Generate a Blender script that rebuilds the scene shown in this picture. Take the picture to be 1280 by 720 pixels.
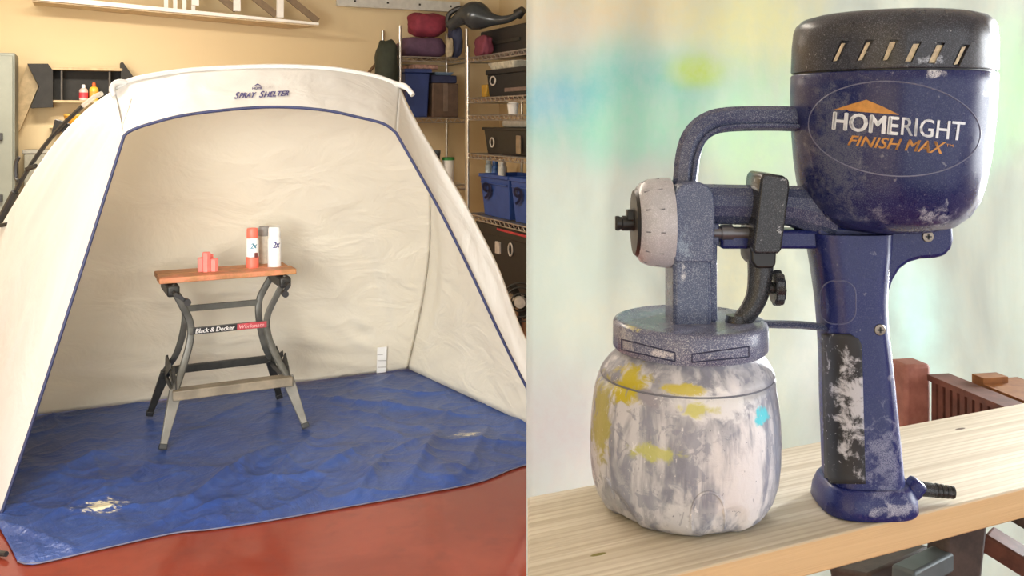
import bpy, bmesh, math, random
from mathutils import Vector, Matrix, noise
from mathutils.bvhtree import BVHTree

# ------------------------------------------------------------------ clear
for o in list(bpy.data.objects):
    bpy.data.objects.remove(o, do_unlink=True)
S = bpy.context.scene
COL = S.collection
random.seed(4)
R = math.radians
F, CX, HY, CAMZ = 1167.0, 640.0, 150.0, 1.58      # focal length in px, horizon row, camera height

# ------------------------------------------------------------------ camera
cam_d = bpy.data.cameras.new('camera')
cam = bpy.data.objects.new('camera', cam_d)
COL.objects.link(cam)
cam_d.sensor_width = 36.0
cam_d.lens = 36.0 * F / 1280.0
cam_d.shift_y = -(360.0 - HY) / 1280.0
cam_d.clip_start = 0.05
cam.location = (0, 0, CAMZ)
cam.rotation_euler = (R(90), 0, 0)
S.camera = cam

# ------------------------------------------------------------------ world, lights, exposure
w = bpy.data.worlds.new('world')
S.world = w
w.use_nodes = True
bg = w.node_tree.nodes['Background']
bg.inputs[0].default_value = (0.93, 0.96, 1.0, 1)
bg.inputs[1].default_value = 0.4
S.view_settings.view_transform = 'Standard'
S.view_settings.look = 'None'
S.view_settings.gamma = 1.0
S.view_settings.use_curve_mapping = False
S.view_settings.exposure = 0.0

RC, RS = math.cos(R(25)), math.sin(R(25))
def room(u, v, z):                       # the room is turned 25 degrees to the camera
    return Vector((u * RC - v * RS, u * RS + v * RC, z))

def area(name, loc, target, sx, sy, power, col, spread=180):
    d = bpy.data.lights.new(name, 'AREA')
    d.shape = 'RECTANGLE'; d.size = sx; d.size_y = sy
    d.energy = power; d.color = col; d.spread = R(spread)
    o = bpy.data.objects.new(name, d)
    COL.objects.link(o)
    o.location = loc
    dirv = Vector(target) - Vector(loc)
    o.rotation_euler = dirv.to_track_quat('-Z', 'Y').to_euler()
    return o
# daylight through the open garage door behind the camera
area('garage_door_daylight', room(0.8, -2.3, 1.45), room(0.9, 4.0, 1.0), 4.0, 2.3, 46, (0.97, 0.98, 1.0))
# added light at an unseen left-wall opening, brightening the inside of the shelter
area('added_side_light', room(-1.42, 1.2, 1.35), room(1.3, 4.6, 0.7), 2.2, 2.0, 96, (1.0, 0.98, 0.95), 100)
# the window in the right-hand wall, beside the sprayer
area('window_daylight', room(3.3, -0.35, 1.55), room(0.9, 0.75, 1.45), 1.3, 1.2, 26, (0.93, 0.97, 1.0), 110)
# the window behind the painted backdrop cloth
area('rear_window_daylight', room(3.3, 1.55, 1.6), room(1.95, 1.05, 1.38), 1.1, 1.3, 175, (0.95, 0.98, 1.0), 62)
# warm ceiling lamps: front one added to light the shelter's inside, one behind it
LAMPS = ((0.15, 2.5, 38), (-0.3, 5.7, 95))
for lu, lv, lw in LAMPS:
    area('ceiling_lamp_light', room(lu, lv, 2.66), room(lu, lv + 0.35, 0.0), 1.2, 0.3, lw, (1.0, 0.90, 0.76))

# ------------------------------------------------------------------ helpers
def P(px, py, d):
    return Vector(((px - CX) * d / F, d, CAMZ - (py - HY) * d / F))
def on_floor(px, py, z=0.0):
    d = (CAMZ - z) * F / (py - HY)
    return P(px, py, d)
def wall(px, py, v=7.6):                 # point of the room plane v = const seen at a pixel
    k = (px - CX) / F
    u = v * (RS + k * RC) / (RC - k * RS)
    Y = u * RS + v * RC
    return (u, CAMZ - (py - HY) * Y / F)
def side(px, py, u=2.86):                # the same for the plane u = const
    k = (px - CX) / F
    v = u * (RC - k * RS) / (RS + k * RC)
    Y = u * RS + v * RC
    return (v, CAMZ - (py - HY) * Y / F)

def tag(o, label=None, cat=None, group=None, kind=None):
    if label: o['label'] = label
    if cat: o['category'] = cat
    if group: o['group'] = group
    if kind: o['kind'] = kind
    return o

def thing(name, label, cat, loc, group=None, rz=0.0):
    o = bpy.data.objects.new(name, None)
    COL.objects.link(o)
    o.empty_display_size = 0.05
    o.location = loc
    o.rotation_euler = (0, 0, rz)
    return tag(o, label, cat, group)

class MB:
    def __init__(self):
        self.v = []; self.f = []
    def add(self, vs, fs):
        b = len(self.v)
        self.v += [Vector(p) for p in vs]
        self.f += [tuple(i + b for i in q) for q in fs]
        return self
    def box(self, lo, hi):
        x0, y0, z0 = lo; x1, y1, z1 = hi
        return self.add([(x0,y0,z0),(x1,y0,z0),(x1,y1,z0),(x0,y1,z0),(x0,y0,z1),(x1,y0,z1),(x1,y1,z1),(x0,y1,z1)],
                        [(0,3,2,1),(4,5,6,7),(0,1,5,4),(1,2,6,5),(2,3,7,6),(3,0,4,7)])
    def frustum(self, lo, hi, tx, ty):   # box whose bottom is drawn in by tx, ty on each side
        x0, y0, z0 = lo; x1, y1, z1 = hi
        return self.add([(x0+tx,y0+ty,z0),(x1-tx,y0+ty,z0),(x1-tx,y1-ty,z0),(x0+tx,y1-ty,z0),(x0,y0,z1),(x1,y0,z1),(x1,y1,z1),(x0,y1,z1)],
                        [(0,3,2,1),(4,5,6,7),(0,1,5,4),(1,2,6,5),(2,3,7,6),(3,0,4,7)])
    def bar(self, a, b, w, h, up=(0, 0, 1), w2=None, h2=None):
        a = Vector(a); b = Vector(b); d = (b - a).normalized()
        up = Vector(up)
        s = d.cross(up)
        if s.length < 1e-5: s = d.cross(Vector((1, 0, 0)))
        s.normalize(); t = s.cross(d).normalized()
        w2 = w if w2 is None else w2; h2 = h if h2 is None else h2
        q = [a - s*w/2 - t*h/2, a + s*w/2 - t*h/2, a + s*w/2 + t*h/2, a - s*w/2 + t*h/2,
             b - s*w2/2 - t*h2/2, b + s*w2/2 - t*h2/2, b + s*w2/2 + t*h2/2, b - s*w2/2 + t*h2/2]
        return self.add(q, [(0,3,2,1),(4,5,6,7),(0,1,5,4),(1,2,6,5),(2,3,7,6),(3,0,4,7)])
    def tube(self, pts, r, n=10, sx=1.0, sy=1.0, up=(0, 0, 1)):
        pts = [Vector(p) for p in pts]
        rs = r if isinstance(r, (list, tuple)) else [r] * len(pts)
        rings = []; b = len(self.v); prev = None
        for i, p in enumerate(pts):
            d = (pts[min(i+1, len(pts)-1)] - pts[max(i-1, 0)]).normalized()
            s = d.cross(Vector(up)) if prev is None else prev - d * prev.dot(d)
            if s.length < 1e-4: s = d.cross(Vector((0.3, 1, 0.1)))
            s.normalize(); prev = s
            t = s.cross(d).normalized()
            for k in range(n):
                a = 2 * math.pi * k / n
                self.v.append(p + s * math.cos(a) * rs[i] * sx + t * math.sin(a) * rs[i] * sy)
        m = len(pts)
        for i in range(m - 1):
            for k in range(n):
                k2 = (k + 1) % n
                self.f.append((b+i*n+k, b+(i+1)*n+k, b+(i+1)*n+k2, b+i*n+k2))
        self.f.append(tuple(b + k for k in range(n)))
        self.f.append(tuple(b + (m-1)*n + k for k in reversed(range(n))))
        return self
    def lathe(self, prof, center=(0, 0, 0), axis='z', n=40, fn=None, tilt=0.0):
        # prof: (r, h) from bottom to top; fn(angle, h) scales the radius; tilt shears x with h
        b = len(self.v); c = Vector(center)
        for r, h in prof:
            for k in range(n):
                a = 2 * math.pi * k / n
                rr = r * (fn(a, h) if fn else 1.0)
                if axis == 'z': self.v.append(c + Vector((rr*math.cos(a) + tilt*h, rr*math.sin(a), h)))
                elif axis == 'x': self.v.append(c + Vector((h, rr*math.cos(a), rr*math.sin(a))))
                else: self.v.append(c + Vector((rr*math.sin(a), h, rr*math.cos(a))))
        m = len(prof)
        for i in range(m - 1):
            for k in range(n):
                k2 = (k + 1) % n
                self.f.append((b+i*n+k, b+i*n+k2, b+(i+1)*n+k2, b+(i+1)*n+k))
        self.f.append(tuple(b + k for k in reversed(range(n))))
        self.f.append(tuple(b + (m-1)*n + k for k in range(n)))
        return self
    def prism(self, poly, ext):          # closed polygon (3-D points) swept along ext
        n = len(poly); e = Vector(ext); b = len(self.v)
        self.v += [Vector(p) for p in poly] + [Vector(p) + e for p in poly]
        self.f.append(tuple(b + i for i in range(n)))
        self.f.append(tuple(b + n + i for i in reversed(range(n))))
        for i in range(n):
            j = (i + 1) % n
            self.f.append((b+i, b+n+i, b+n+j, b+j))
        return self
    def build(self, name, mat, parent=None, smooth=True, bevel=0.0, solid=0.0, ang=38, recalc=True, subsurf=0, world=True):
        off = parent.matrix_basis.inverted() if (parent is not None and world) else None
        pp = parent.parent if parent is not None else None
        if off is not None and pp is not None: off = off @ pp.matrix_basis.inverted()
        vs = [(off @ p if off is not None else p) for p in self.v]
        me = bpy.data.meshes.new(name)
        me.from_pydata([tuple(p) for p in vs], [], self.f)
        if recalc:
            bm = bmesh.new(); bm.from_mesh(me)
            bmesh.ops.recalc_face_normals(bm, faces=bm.faces)
            bm.to_mesh(me); bm.free()
        if smooth:
            me.shade_smooth(); me.set_sharp_from_angle(angle=R(ang))
        o = bpy.data.objects.new(name, me)
        COL.objects.link(o)
        if parent is not None: o.parent = parent
        me.materials.append(mat)
        if solid:
            m = o.modifiers.new('solid', 'SOLIDIFY'); m.thickness = solid; m.offset = 0
        if bevel:
            m = o.modifiers.new('bevel', 'BEVEL'); m.width = bevel; m.segments = 2; m.limit_method = 'ANGLE'
        if subsurf:
            m = o.modifiers.new('sub', 'SUBSURF'); m.levels = subsurf; m.render_levels = subsurf
        return o

class RB(MB):                            # the same, with input in room coordinates (u, v, z)
    def fin(self):
        self.v = [room(*p) for p in self.v]
        return self

def catmull(pts, n):
    pts = [Vector(p) for p in pts]
    L = [0.0]
    for a, b in zip(pts, pts[1:]): L.append(L[-1] + (b - a).length)
    out = []
    for i in range(n):
        s = L[-1] * i / (n - 1)
        k = 0
        while k < len(pts) - 2 and L[k+1] < s: k += 1
        t = (s - L[k]) / max(1e-9, L[k+1] - L[k])
        p0 = pts[k-1] if k > 0 else pts[k] * 2 - pts[k+1]
        p1, p2 = pts[k], pts[k+1]
        p3 = pts[k+2] if k + 2 < len(pts) else pts[k+1] * 2 - pts[k]
        out.append(0.5 * ((2*p1) + (p2-p0)*t + (2*p0-5*p1+4*p2-p3)*t*t + (3*p1-p0-3*p2+p3)*t**3))
    return out

def coons(bot, top, lef, rig, nu, nv, disp=None):
    # bot/top run along u, lef/rig along v; returns verts, faces
    B = catmull(bot, nu); T = catmull(top, nu); L = catmull(lef, nv); G = catmull(rig, nv)
    vs = []
    for j in range(nv):
        v = j / (nv - 1)
        for i in range(nu):
            u = i / (nu - 1)
            p = (1-v)*B[i] + v*T[i] + (1-u)*L[j] + u*G[j] - ((1-u)*(1-v)*B[0] + u*(1-v)*B[-1] + (1-u)*v*T[0] + u*v*T[-1])
            vs.append(p)
    if disp:
        q = []
        for j in range(nv):
            for i in range(nu):
                p = vs[j*nu+i]
                a = vs[j*nu+min(i+1, nu-1)] - vs[j*nu+max(i-1, 0)]
                b = vs[min(j+1, nv-1)*nu+i] - vs[max(j-1, 0)*nu+i]
                nrm = a.cross(b)
                if nrm.length > 1e-9: nrm.normalize()
                u = i/(nu-1); v = j/(nv-1)
                edge = min(1.0, 8*min(u, 1-u)) * min(1.0, 8*min(v, 1-v))
                q.append(p + nrm * disp(u, v, p) * edge)
        vs = q
    fs = [(j*nu+i, j*nu+i+1, (j+1)*nu+i+1, (j+1)*nu+i) for j in range(nv-1) for i in range(nu-1)]
    return vs, fs

def bvh_of(*objs):
    bpy.context.view_layer.update()
    dg = bpy.context.evaluated_depsgraph_get()
    vs = []; fs = []
    for o in objs:
        e = o.evaluated_get(dg); me = e.to_mesh()
        mw = e.matrix_world.copy()
        b = len(vs)
        vs += [mw @ v.co for v in me.vertices]
        fs += [tuple(b + i for i in p.vertices) for p in me.polygons]
        e.to_mesh_clear()
    return BVHTree.FromPolygons(vs, fs)

CAMP = Vector((0, 0, CAMZ))
def cast(bvh, px, py, off):              # foot of a mark on a surface, lifted off along the normal
    d = P(px, py, 1.0) - CAMP
    d.normalize()
    hit, n, i, dist = bvh.ray_cast(CAMP, d)
    if hit is None: return None
    if n.dot(d) > 0: n = -n
    return hit + n * off

def text_shape(txt, bold=0.0, shear=0.0, spacing=1.0):
    cu = bpy.data.curves.new('lettering', 'FONT')
    cu.body = txt; cu.shear = shear; cu.space_character = spacing; cu.resolution_u = 3
    o = bpy.data.objects.new('lettering', cu)
    COL.objects.link(o)
    dg = bpy.context.evaluated_depsgraph_get(); dg.update()
    me = bpy.data.meshes.new_from_object(o.evaluated_get(dg))
    vs = [v.co.copy() for v in me.vertices]; fs = [tuple(p.vertices) for p in me.polygons]
    bpy.data.objects.remove(o, do_unlink=True); bpy.data.curves.remove(cu); bpy.data.meshes.remove(me)
    x0 = min(v.x for v in vs); x1 = max(v.x for v in vs); y0 = min(v.y for v in vs); y1 = max(v.y for v in vs)
    uv = [((v.x-x0)/(x1-x0), (v.y-y0)/(y1-y0)) for v in vs]
    if not bold: return uv, fs
    dx, dy = bold / (x1 - x0), bold * 0.5 / (y1 - y0)
    out, of = [], []                     # bolder strokes: the shape repeated with small shifts
    for sx, sy in ((-1, 0), (1, 0), (0, 1), (0, -1), (0, 0)):
        b = len(out)
        out += [(u + sx * dx, v + sy * dy) for u, v in uv]; of += [tuple(i + b for i in f) for f in fs]
    return out, of

def lettering(txt, quad, bvh, off, mat, parent, bold=0.0, shear=0.0, spacing=1.0, name='lettering'):
    # quad: pixel positions of bottom-left, bottom-right, top-right, top-left of the line of text
    uv, fs = text_shape(txt, bold, shear, spacing)
    bl, br, tr, tl = [Vector((a, b, 0)) for a, b in quad]
    vs = []
    for u, v in uv:
        q = (1-v)*((1-u)*bl + u*br) + v*((1-u)*tl + u*tr)
        vs.append(cast(bvh, q.x, q.y, off))
    fs = [f for f in fs if all(vs[i] is not None for i in f)]
    vs = [p if p is not None else Vector((0, 0, 0)) for p in vs]
    m = MB(); m.add(vs, fs)
    return m.build(name, mat, parent, smooth=False, recalc=False)

def flat_text(txt, origin, ex, ey, wdt, hgt, mat, parent, bold=0.0, shear=0.0, name='lettering'):
    uv, fs = text_shape(txt, bold, shear)
    origin = Vector(origin); ex = Vector(ex); ey = Vector(ey)
    m = MB(); m.add([origin + ex*u*wdt + ey*v*hgt for u, v in uv], fs)
    return m.build(name, mat, parent, smooth=False, recalc=False)

# ------------------------------------------------------------------ materials
def nodes(name):
    m = bpy.data.materials.new(name); m.use_nodes = True
    nt = m.node_tree
    return m, nt, nt.nodes['Principled BSDF']
def N(nt, t, **kw):
    n = nt.nodes.new(t)
    for k, v in kw.items(): setattr(n, k, v)
    return n
def coord(nt, scale=(1, 1, 1)):
    tc = N(nt, 'ShaderNodeTexCoord'); mp = N(nt, 'ShaderNodeMapping')
    mp.inputs['Scale'].default_value = scale
    nt.links.new(tc.outputs['Object'], mp.inputs[0])
    return mp.outputs[0]
def noise_f(nt, co, scale, detail=4, rough=0.6, dist=0.0):
    n = N(nt, 'ShaderNodeTexNoise')
    n.inputs['Scale'].default_value = scale; n.inputs['Detail'].default_value = detail
    n.inputs['Roughness'].default_value = rough; n.inputs['Distortion'].default_value = dist
    nt.links.new(co, n.inputs['Vector'])
    return n.outputs['Fac']
def ramp(nt, fac, a, b):
    r = N(nt, 'ShaderNodeMapRange', interpolation_type='SMOOTHSTEP')
    r.inputs['From Min'].default_value = a; r.inputs['From Max'].default_value = b
    nt.links.new(fac, r.inputs['Value'])
    return r.outputs['Result']
def mixc(nt, fac, a, b):
    m = N(nt, 'ShaderNodeMix', data_type='RGBA')
    for val, sock in ((fac, m.inputs[0]), (a, m.inputs[6]), (b, m.inputs[7])):
        if isinstance(val, (int, float)): sock.default_value = val
        elif isinstance(val, tuple): sock.default_value = (*val, 1)
        else: nt.links.new(val, sock)
    return m.outputs[2]
def mth(nt, op, a, b=None):
    m = N(nt, 'ShaderNodeMath', operation=op)
    for i, val in enumerate((a, b)):
        if val is None: continue
        if isinstance(val, (int, float)): m.inputs[i].default_value = val
        else: nt.links.new(val, m.inputs[i])
    return m.outputs[0]
def bump(nt, bsdf, h, strength, dist=0.01):
    b = N(nt, 'ShaderNodeBump'); b.inputs['Strength'].default_value = strength; b.inputs['Distance'].default_value = dist
    nt.links.new(h, b.inputs['Height']); nt.links.new(b.outputs[0], bsdf.inputs['Normal'])
def blob(nt, co, c, rad, ns, amt=0.6, a=0.0, b=0.35):
    # soft-edged patch around c: 1 inside, 0 outside, its edge torn by the noise ns
    s = N(nt, 'ShaderNodeVectorMath', operation='SUBTRACT'); s.inputs[1].default_value = c
    nt.links.new(co, s.inputs[0])
    m = N(nt, 'ShaderNodeVectorMath', operation='MULTIPLY'); m.inputs[1].default_value = tuple(1.0/r for r in rad)
    nt.links.new(s.outputs[0], m.inputs[0])
    l = N(nt, 'ShaderNodeVectorMath', operation='LENGTH'); nt.links.new(m.outputs[0], l.inputs[0])
    d = mth(nt, 'SUBTRACT', 1.0, l.outputs['Value'])
    k = mth(nt, 'MULTIPLY', mth(nt, 'SUBTRACT', ns, 0.5), amt * 2)
    return ramp(nt, mth(nt, 'ADD', d, k), a, b)

MATS = {}
def plain(name, col, rough=0.6, metal=0.0, var=0.15, scale=20.0, bmp=0.0, spec=0.5, coat=0.0):
    if name in MATS: return MATS[name]
    m, nt, b = nodes(name)
    co = coord(nt); nz = noise_f(nt, co, scale)
    dk = tuple(c * (1 - var) for c in col); lt = tuple(min(1, c * (1 + var)) for c in col)
    nt.links.new(mixc(nt, ramp(nt, nz, 0.3, 0.7), dk, lt), b.inputs['Base Color'])
    b.inputs['Roughness'].default_value = rough; b.inputs['Metallic'].default_value = metal
    b.inputs['Specular IOR Level'].default_value = spec
    b.inputs['Coat Weight'].default_value = coat
    if bmp: bump(nt, b, noise_f(nt, co, scale * 4), bmp, 0.004)
    MATS[name] = m
    return m

def fabric(name, col, trans, wr_scale=(3, 3, 3), bmp=0.25, rough=0.7):
    m, nt, b = nodes(name)
    co = coord(nt, wr_scale)
    n1 = noise_f(nt, co, 2.0, 5, 0.5, 0.8)
    nt.links.new(mixc(nt, ramp(nt, n1, 0.3, 0.7), tuple(c*0.96 for c in col), col), b.inputs['Base Color'])
    b.inputs['Roughness'].default_value = rough
    b.inputs['Sheen Weight'].default_value = 0.1
    bump(nt, b, n1, bmp, 0.05)
    t = N(nt, 'ShaderNodeBsdfTranslucent'); t.inputs[0].default_value = (*col, 1)
    mx = N(nt, 'ShaderNodeMixShader'); mx.inputs[0].default_value = trans
    nt.links.new(b.outputs[0], mx.inputs[1]); nt.links.new(t.outputs[0], mx.inputs[2])
    nt.links.new(mx.outputs[0], nt.nodes['Material Output'].inputs['Surface'])
    MATS[name] = m
    return m

# ------------------------------------------------------------------ structure
def floor_mat():
    m, nt, b = nodes('red_floor_paint')
    co = coord(nt)
    n1 = noise_f(nt, co, 1.4, 5, 0.6, 0.5); n2 = noise_f(nt, co, 9, 4)
    c = mixc(nt, ramp(nt, n1, 0.35, 0.65), (0.175, 0.031, 0.018), (0.235, 0.044, 0.025))
    c = mixc(nt, mth(nt, 'MULTIPLY', ramp(nt, n2, 0.5, 0.75), 0.35), c, (0.11, 0.024, 0.018))
    nt.links.new(c, b.inputs['Base Color'])
    b.inputs['Roughness'].default_value = 0.3
    nt.links.new(ramp(nt, n2, -0.1, 2.6), b.inputs['Roughness'])
    b.inputs['Specular IOR Level'].default_value = 0.35
    bump(nt, b, n1, 0.06, 0.02)
    return m
def wall_mat():
    m, nt, b = nodes('tan_wall_paint')
    co = coord(nt); n1 = noise_f(nt, co, 60, 4); n2 = noise_f(nt, co, 1.1, 3)
    nt.links.new(mixc(nt, n2, (0.68, 0.54, 0.32), (0.74, 0.60, 0.37)), b.inputs['Base Color'])
    b.inputs['Roughness'].default_value = 0.8
    bump(nt, b, n1, 0.12, 0.004)
    return m
M_WALL = wall_mat()
M_WHITE = plain('white_paint', (0.82, 0.80, 0.76), 0.5, var=0.03)
M_CEIL = plain('ceiling_paint', (0.74, 0.69, 0.58), 0.85, var=0.03)
U0, U1, V0, V1, ZC = -1.5, 3.42, -2.4, 7.6, 2.75
def struct(name, mb, mat, label=None, **kw):
    o = mb.build(name, mat, **kw); o['kind'] = 'structure'
    if label: o['label'] = label
    return o
m = RB(); m.box((U0-0.1, V0, -0.1), (U1+0.1, V1+0.1, 0.0)); struct('floor', m.fin(), floor_mat(), 'red-brown painted concrete garage floor', smooth=False)
m = RB(); m.box((U0-0.1, V1, 0), (U1+0.1, V1+0.1, ZC)); struct('wall_back', m.fin(), M_WALL, 'tan painted garage wall behind the shelter', smooth=False)
m = RB()                                            # left wall with an opening added for the side light
for a, b, z0, z1 in ((V0, 0.0, 0, ZC), (0.0, 2.4, 2.4, ZC), (2.4, V1, 0, ZC)): m.box((U0-0.1, a, z0), (U0, b, z1))
struct('wall_left', m.fin(), M_WALL, smooth=False)
m = RB()                                            # right wall with two window openings
for a, b, z0, z1 in ((V0, -1.05, 0, ZC), (-1.05, 0.35, 0, 0.9), (-1.05, 0.35, 2.2, ZC), (0.35, 0.9, 0, ZC),
                     (0.9, 2.2, 0, 0.9), (0.9, 2.2, 2.25, ZC), (2.2, V1, 0, ZC)):
    m.box((U1, a, z0), (U1+0.1, b, z1))
struct('wall_right', m.fin(), M_WALL, smooth=False)
m = RB(); m.box((U0-0.1, V0, ZC), (U1+0.1, V1+0.1, ZC+0.1)); struct('ceiling', m.fin(), M_CEIL, smooth=False)
for n, (a, b, z1) in enumerate(((-1.05, 0.35, 2.2), (0.9, 2.2, 2.25)), 1):
    m = RB()
    for lo, hi in (((U1-0.02, a, 0.9), (U1+0.1, a+0.06, z1)), ((U1-0.02, b-0.06, 0.9), (U1+0.1, b, z1)),
                   ((U1-0.02, a+0.06, 0.9), (U1+0.1, b-0.06, 0.96)), ((U1-0.02, a+0.06, z1-0.06), (U1+0.1, b-0.06, z1)),
                   ((U1+0.03, (a+b)/2-0.02, 0.96), (U1+0.07, (a+b)/2+0.02, z1-0.06))):
        m.box(lo, hi)
    struct('window_%d' % n, m.fin(), M_WHITE, smooth=False)

# ------------------------------------------------------------------ ceiling lamp fixture (its light stands at the top of the script)
for (lu, lv, lw), lab in zip(LAMPS, ('added white ceiling lamp fixture lighting the inside of the paint shelter', 'white ceiling lamp fixture between shelter and back wall')):
    t = thing('ceiling_lamp', lab, 'lamp', room(lu, lv, 2.68))
    m = RB(); m.box((lu-0.62, lv-0.17, 2.685), (lu+0.62, lv+0.17, 2.75)); m.fin().build('housing', M_WHITE, t, smooth=False)
    for k in (-1, 1):
        m = RB(); m.box((lu-0.61 if k < 0 else lu+0.60, lv-0.16, 2.665), (lu-0.60 if k < 0 else lu+0.61, lv+0.16, 2.685)); m.fin().build('end_plate', M_WHITE, t, smooth=False)

# ------------------------------------------------------------------ paint shelter
def wr(amp, sx, sy, seed):
    def f(u, v, p):
        q = Vector((u * sx + seed, v * sy, seed * 1.7))
        return amp * (noise.noise(q) + 0.5 * noise.noise(q * 2.3))
    return f
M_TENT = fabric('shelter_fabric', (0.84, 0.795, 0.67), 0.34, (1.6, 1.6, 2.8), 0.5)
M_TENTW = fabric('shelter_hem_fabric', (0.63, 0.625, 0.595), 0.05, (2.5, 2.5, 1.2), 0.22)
M_PIPE = plain('navy_piping', (0.018, 0.024, 0.075), 0.6)
M_POLE = plain('black_pole', (0.02, 0.02, 0.02), 0.45)
M_NAVYTXT = plain('navy_print', (0.05, 0.045, 0.18), 0.6, var=0.05)
FL, TL, TR, FR = P(2, 645, 3.725), P(155, 170, 3.957), P(495, 166, 4.277), P(705, 571, 4.38)
BLC, BRC = P(-120, 542, 4.70), P(510, 463, 5.89)
for q in (FL, FR, BLC, BRC): q.z = 0.012
AL, AR = P(143, 112, 4.40), P(500, 108, 4.85)
c_pl = [FL, P(41, 526, 3.79), P(98, 350, 3.87), TL]
c_pt = [TL, P(164, 163, 3.965), P(190, 154, 3.99), P(240, 142.5, 4.05), P(330, 134, 4.16), P(400, 137, 4.21), P(450, 147, 4.25), P(480, 155, 4.27), TR]
c_pr = [FR, P(657, 482, 4.36), P(624, 416, 4.34), P(585, 333, 4.32), P(545, 254, 4.30), TR]
c_rl = [BLC, P(-60, 400, 4.65), P(0, 285, 4.60), P(60, 190, 4.50), P(105, 140, 4.42), AL]
c_rg = [AL, P(170, 100, 4.45), P(230, 90, 4.55), P(300, 85.5, 4.62), P(360, 84.5, 4.68), P(420, 88, 4.75), P(470, 97, 4.82), AR]
HRB = P(728, 564, 4.45); HRB.z = 0.012
c_ho = [HRB, P(657, 423, 4.45), P(624, 337, 4.45), P(595, 279, 4.45), P(567, 229, 4.47), P(527, 164, 4.55), P(508, 130, 4.68), AR]
c_br = [BRC, P(528, 380, 5.75), P(538, 300, 5.55), P(533, 200, 5.22), AR]
tent = thing('paint_shelter', 'cream pop-up fabric paint shelter with navy piping standing on blue tarp', 'shelter', (-1.6, 4.6, 0))
def patch(name, mat, bot, top, lef, rig, nu, nv, disp=None):
    vs, fs = coons(bot, top, lef, rig, nu, nv, disp)
    m = MB(); m.add(vs, fs)
    return m.build(name, mat, tent, solid=0.003, ang=180)
def back_wr(u, v, p):
    low = max(0.0, 1 - p.z / 0.6)
    q = Vector((p.x * 0.9 + p.y * 0.5 + p.z, p.z * 9 + p.x * 1.5, 3.1))
    h = 0.055 * low * noise.noise(q)
    # folds fanning out of the back right corner
    dx, dz = (BRC.x - p.x) / 0.9, p.z
    an = math.atan2(dz, max(0.02, dx)); rr = math.hypot(dx, dz)
    h += 0.020 * math.exp(-((rr - 0.5) / 0.5) ** 2) * noise.noise(Vector((an * 7, rr * 0.7, 5.0)))
    h += 0.016 * noise.noise(Vector((p.x * 4 + p.z * 2.2, p.z * 1.1 - p.x, 7.7)))
    return h + 0.05 * noise.noise(Vector((p.x * 0.9, p.z * 0.9, 1.2)))
def right_wr(u, v, p):
    d = (p - BRC); an = math.atan2(p.z, max(0.02, math.hypot(d.x, d.y))); rr = d.length
    return 0.028 * math.exp(-((rr - 0.6) / 0.5) ** 2) * noise.noise(Vector((an * 6, rr * 0.6, 2.0))) + 0.02 * noise.noise(Vector((u * 4 + v, v * 2.2, 2.2)))
pan_back = patch('back_panel', M_TENT, [BLC, BRC], c_rg, c_rl, c_br, 120, 100, back_wr)
pan_right = patch('side_panel', M_TENT, [HRB, BRC], [AR, AR], c_ho, c_br, 60, 60, right_wr)
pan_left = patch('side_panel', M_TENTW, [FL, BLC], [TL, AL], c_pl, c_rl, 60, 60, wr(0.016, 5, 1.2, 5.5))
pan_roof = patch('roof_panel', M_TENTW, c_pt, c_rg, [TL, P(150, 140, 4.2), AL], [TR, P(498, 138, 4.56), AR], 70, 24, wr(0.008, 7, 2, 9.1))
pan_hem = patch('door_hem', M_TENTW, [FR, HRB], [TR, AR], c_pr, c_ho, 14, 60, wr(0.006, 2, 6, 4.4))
m = MB(); m.tube(catmull(c_pl, 30) + catmull(c_pt, 50)[1:] + list(reversed(catmull(c_pr, 30)))[1:], 0.0068, 8); m.build('piping', M_PIPE, tent)
m = MB(); m.tube([p + Vector((0, 0, 0.004)) for p in catmull(c_rg, 40)], 0.014, 8); m.build('ridge_sleeve', M_TENTW, tent)
m = MB(); m.tube(catmull([P(143, 121, 4.36), P(140, 112, 4.36), P(143, 105, 4.38), P(150, 102.5, 4.4), P(157, 103.5, 4.42)], 12), 0.014, 10); m.build('sleeve_end', M_TENTW, tent)
m = MB(); m.tube(catmull([P(494, 105.5, 4.84), P(503, 107, 4.8), P(510, 111, 4.76), P(516, 119, 4.74)], 10), [0.016]*6+[0.013]*4, 8); m.build('pole_tip', M_TENTW, tent)
# outside frame pole along the left edge with its clips and hub
m = MB(); m.tube(catmull([P(-125, 520, 4.76), P(-60, 385, 4.72), P(-4, 283, 4.66), P(35, 212, 4.6), P(70, 165, 4.54), P(106, 130, 4.47)], 40), 0.011, 8); m.build('frame_pole', M_POLE, tent)
m = MB(); m.tube([P(104, 132, 4.47), P(118, 121, 4.45), P(127, 117, 4.43)], 0.012, 8); m.build('pole_ferrule', plain('pale_ferrule', (0.55, 0.53, 0.48), 0.4, 0.3), tent)
m = MB()
m.prism([P(68, 149, 4.55), P(76, 151, 4.55), P(88, 156, 4.55), P(86, 170, 4.55), P(79, 173, 4.55), P(76, 163, 4.55), P(70, 168, 4.55), P(63, 170, 4.55)], (0, 0.03, 0)); m.build('pole_bracket', M_POLE, tent, bevel=0.004)
m = MB(); m.tube([P(-4, 284, 4.64), P(19, 240, 4.62)], 0.019, 8); m.build('pole_hub', M_POLE, tent)
for a, b, c in ((35, 208, 45), (0, 278, 11)):
    m = MB(); m.bar(P(a-2, b+4, 4.58), P(c, b-1 if a > 10 else b+2, 4.56), 0.022, 0.02); m.build('pole_clip', M_POLE, tent, bevel=0.004)
m = MB(); m.tube(catmull([P(24, 196, 4.62), P(20, 204, 4.62), P(20, 222, 4.62), P(23, 226, 4.6)], 10), 0.010, 6); m.build('pole_latch', M_POLE, tent)
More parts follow.
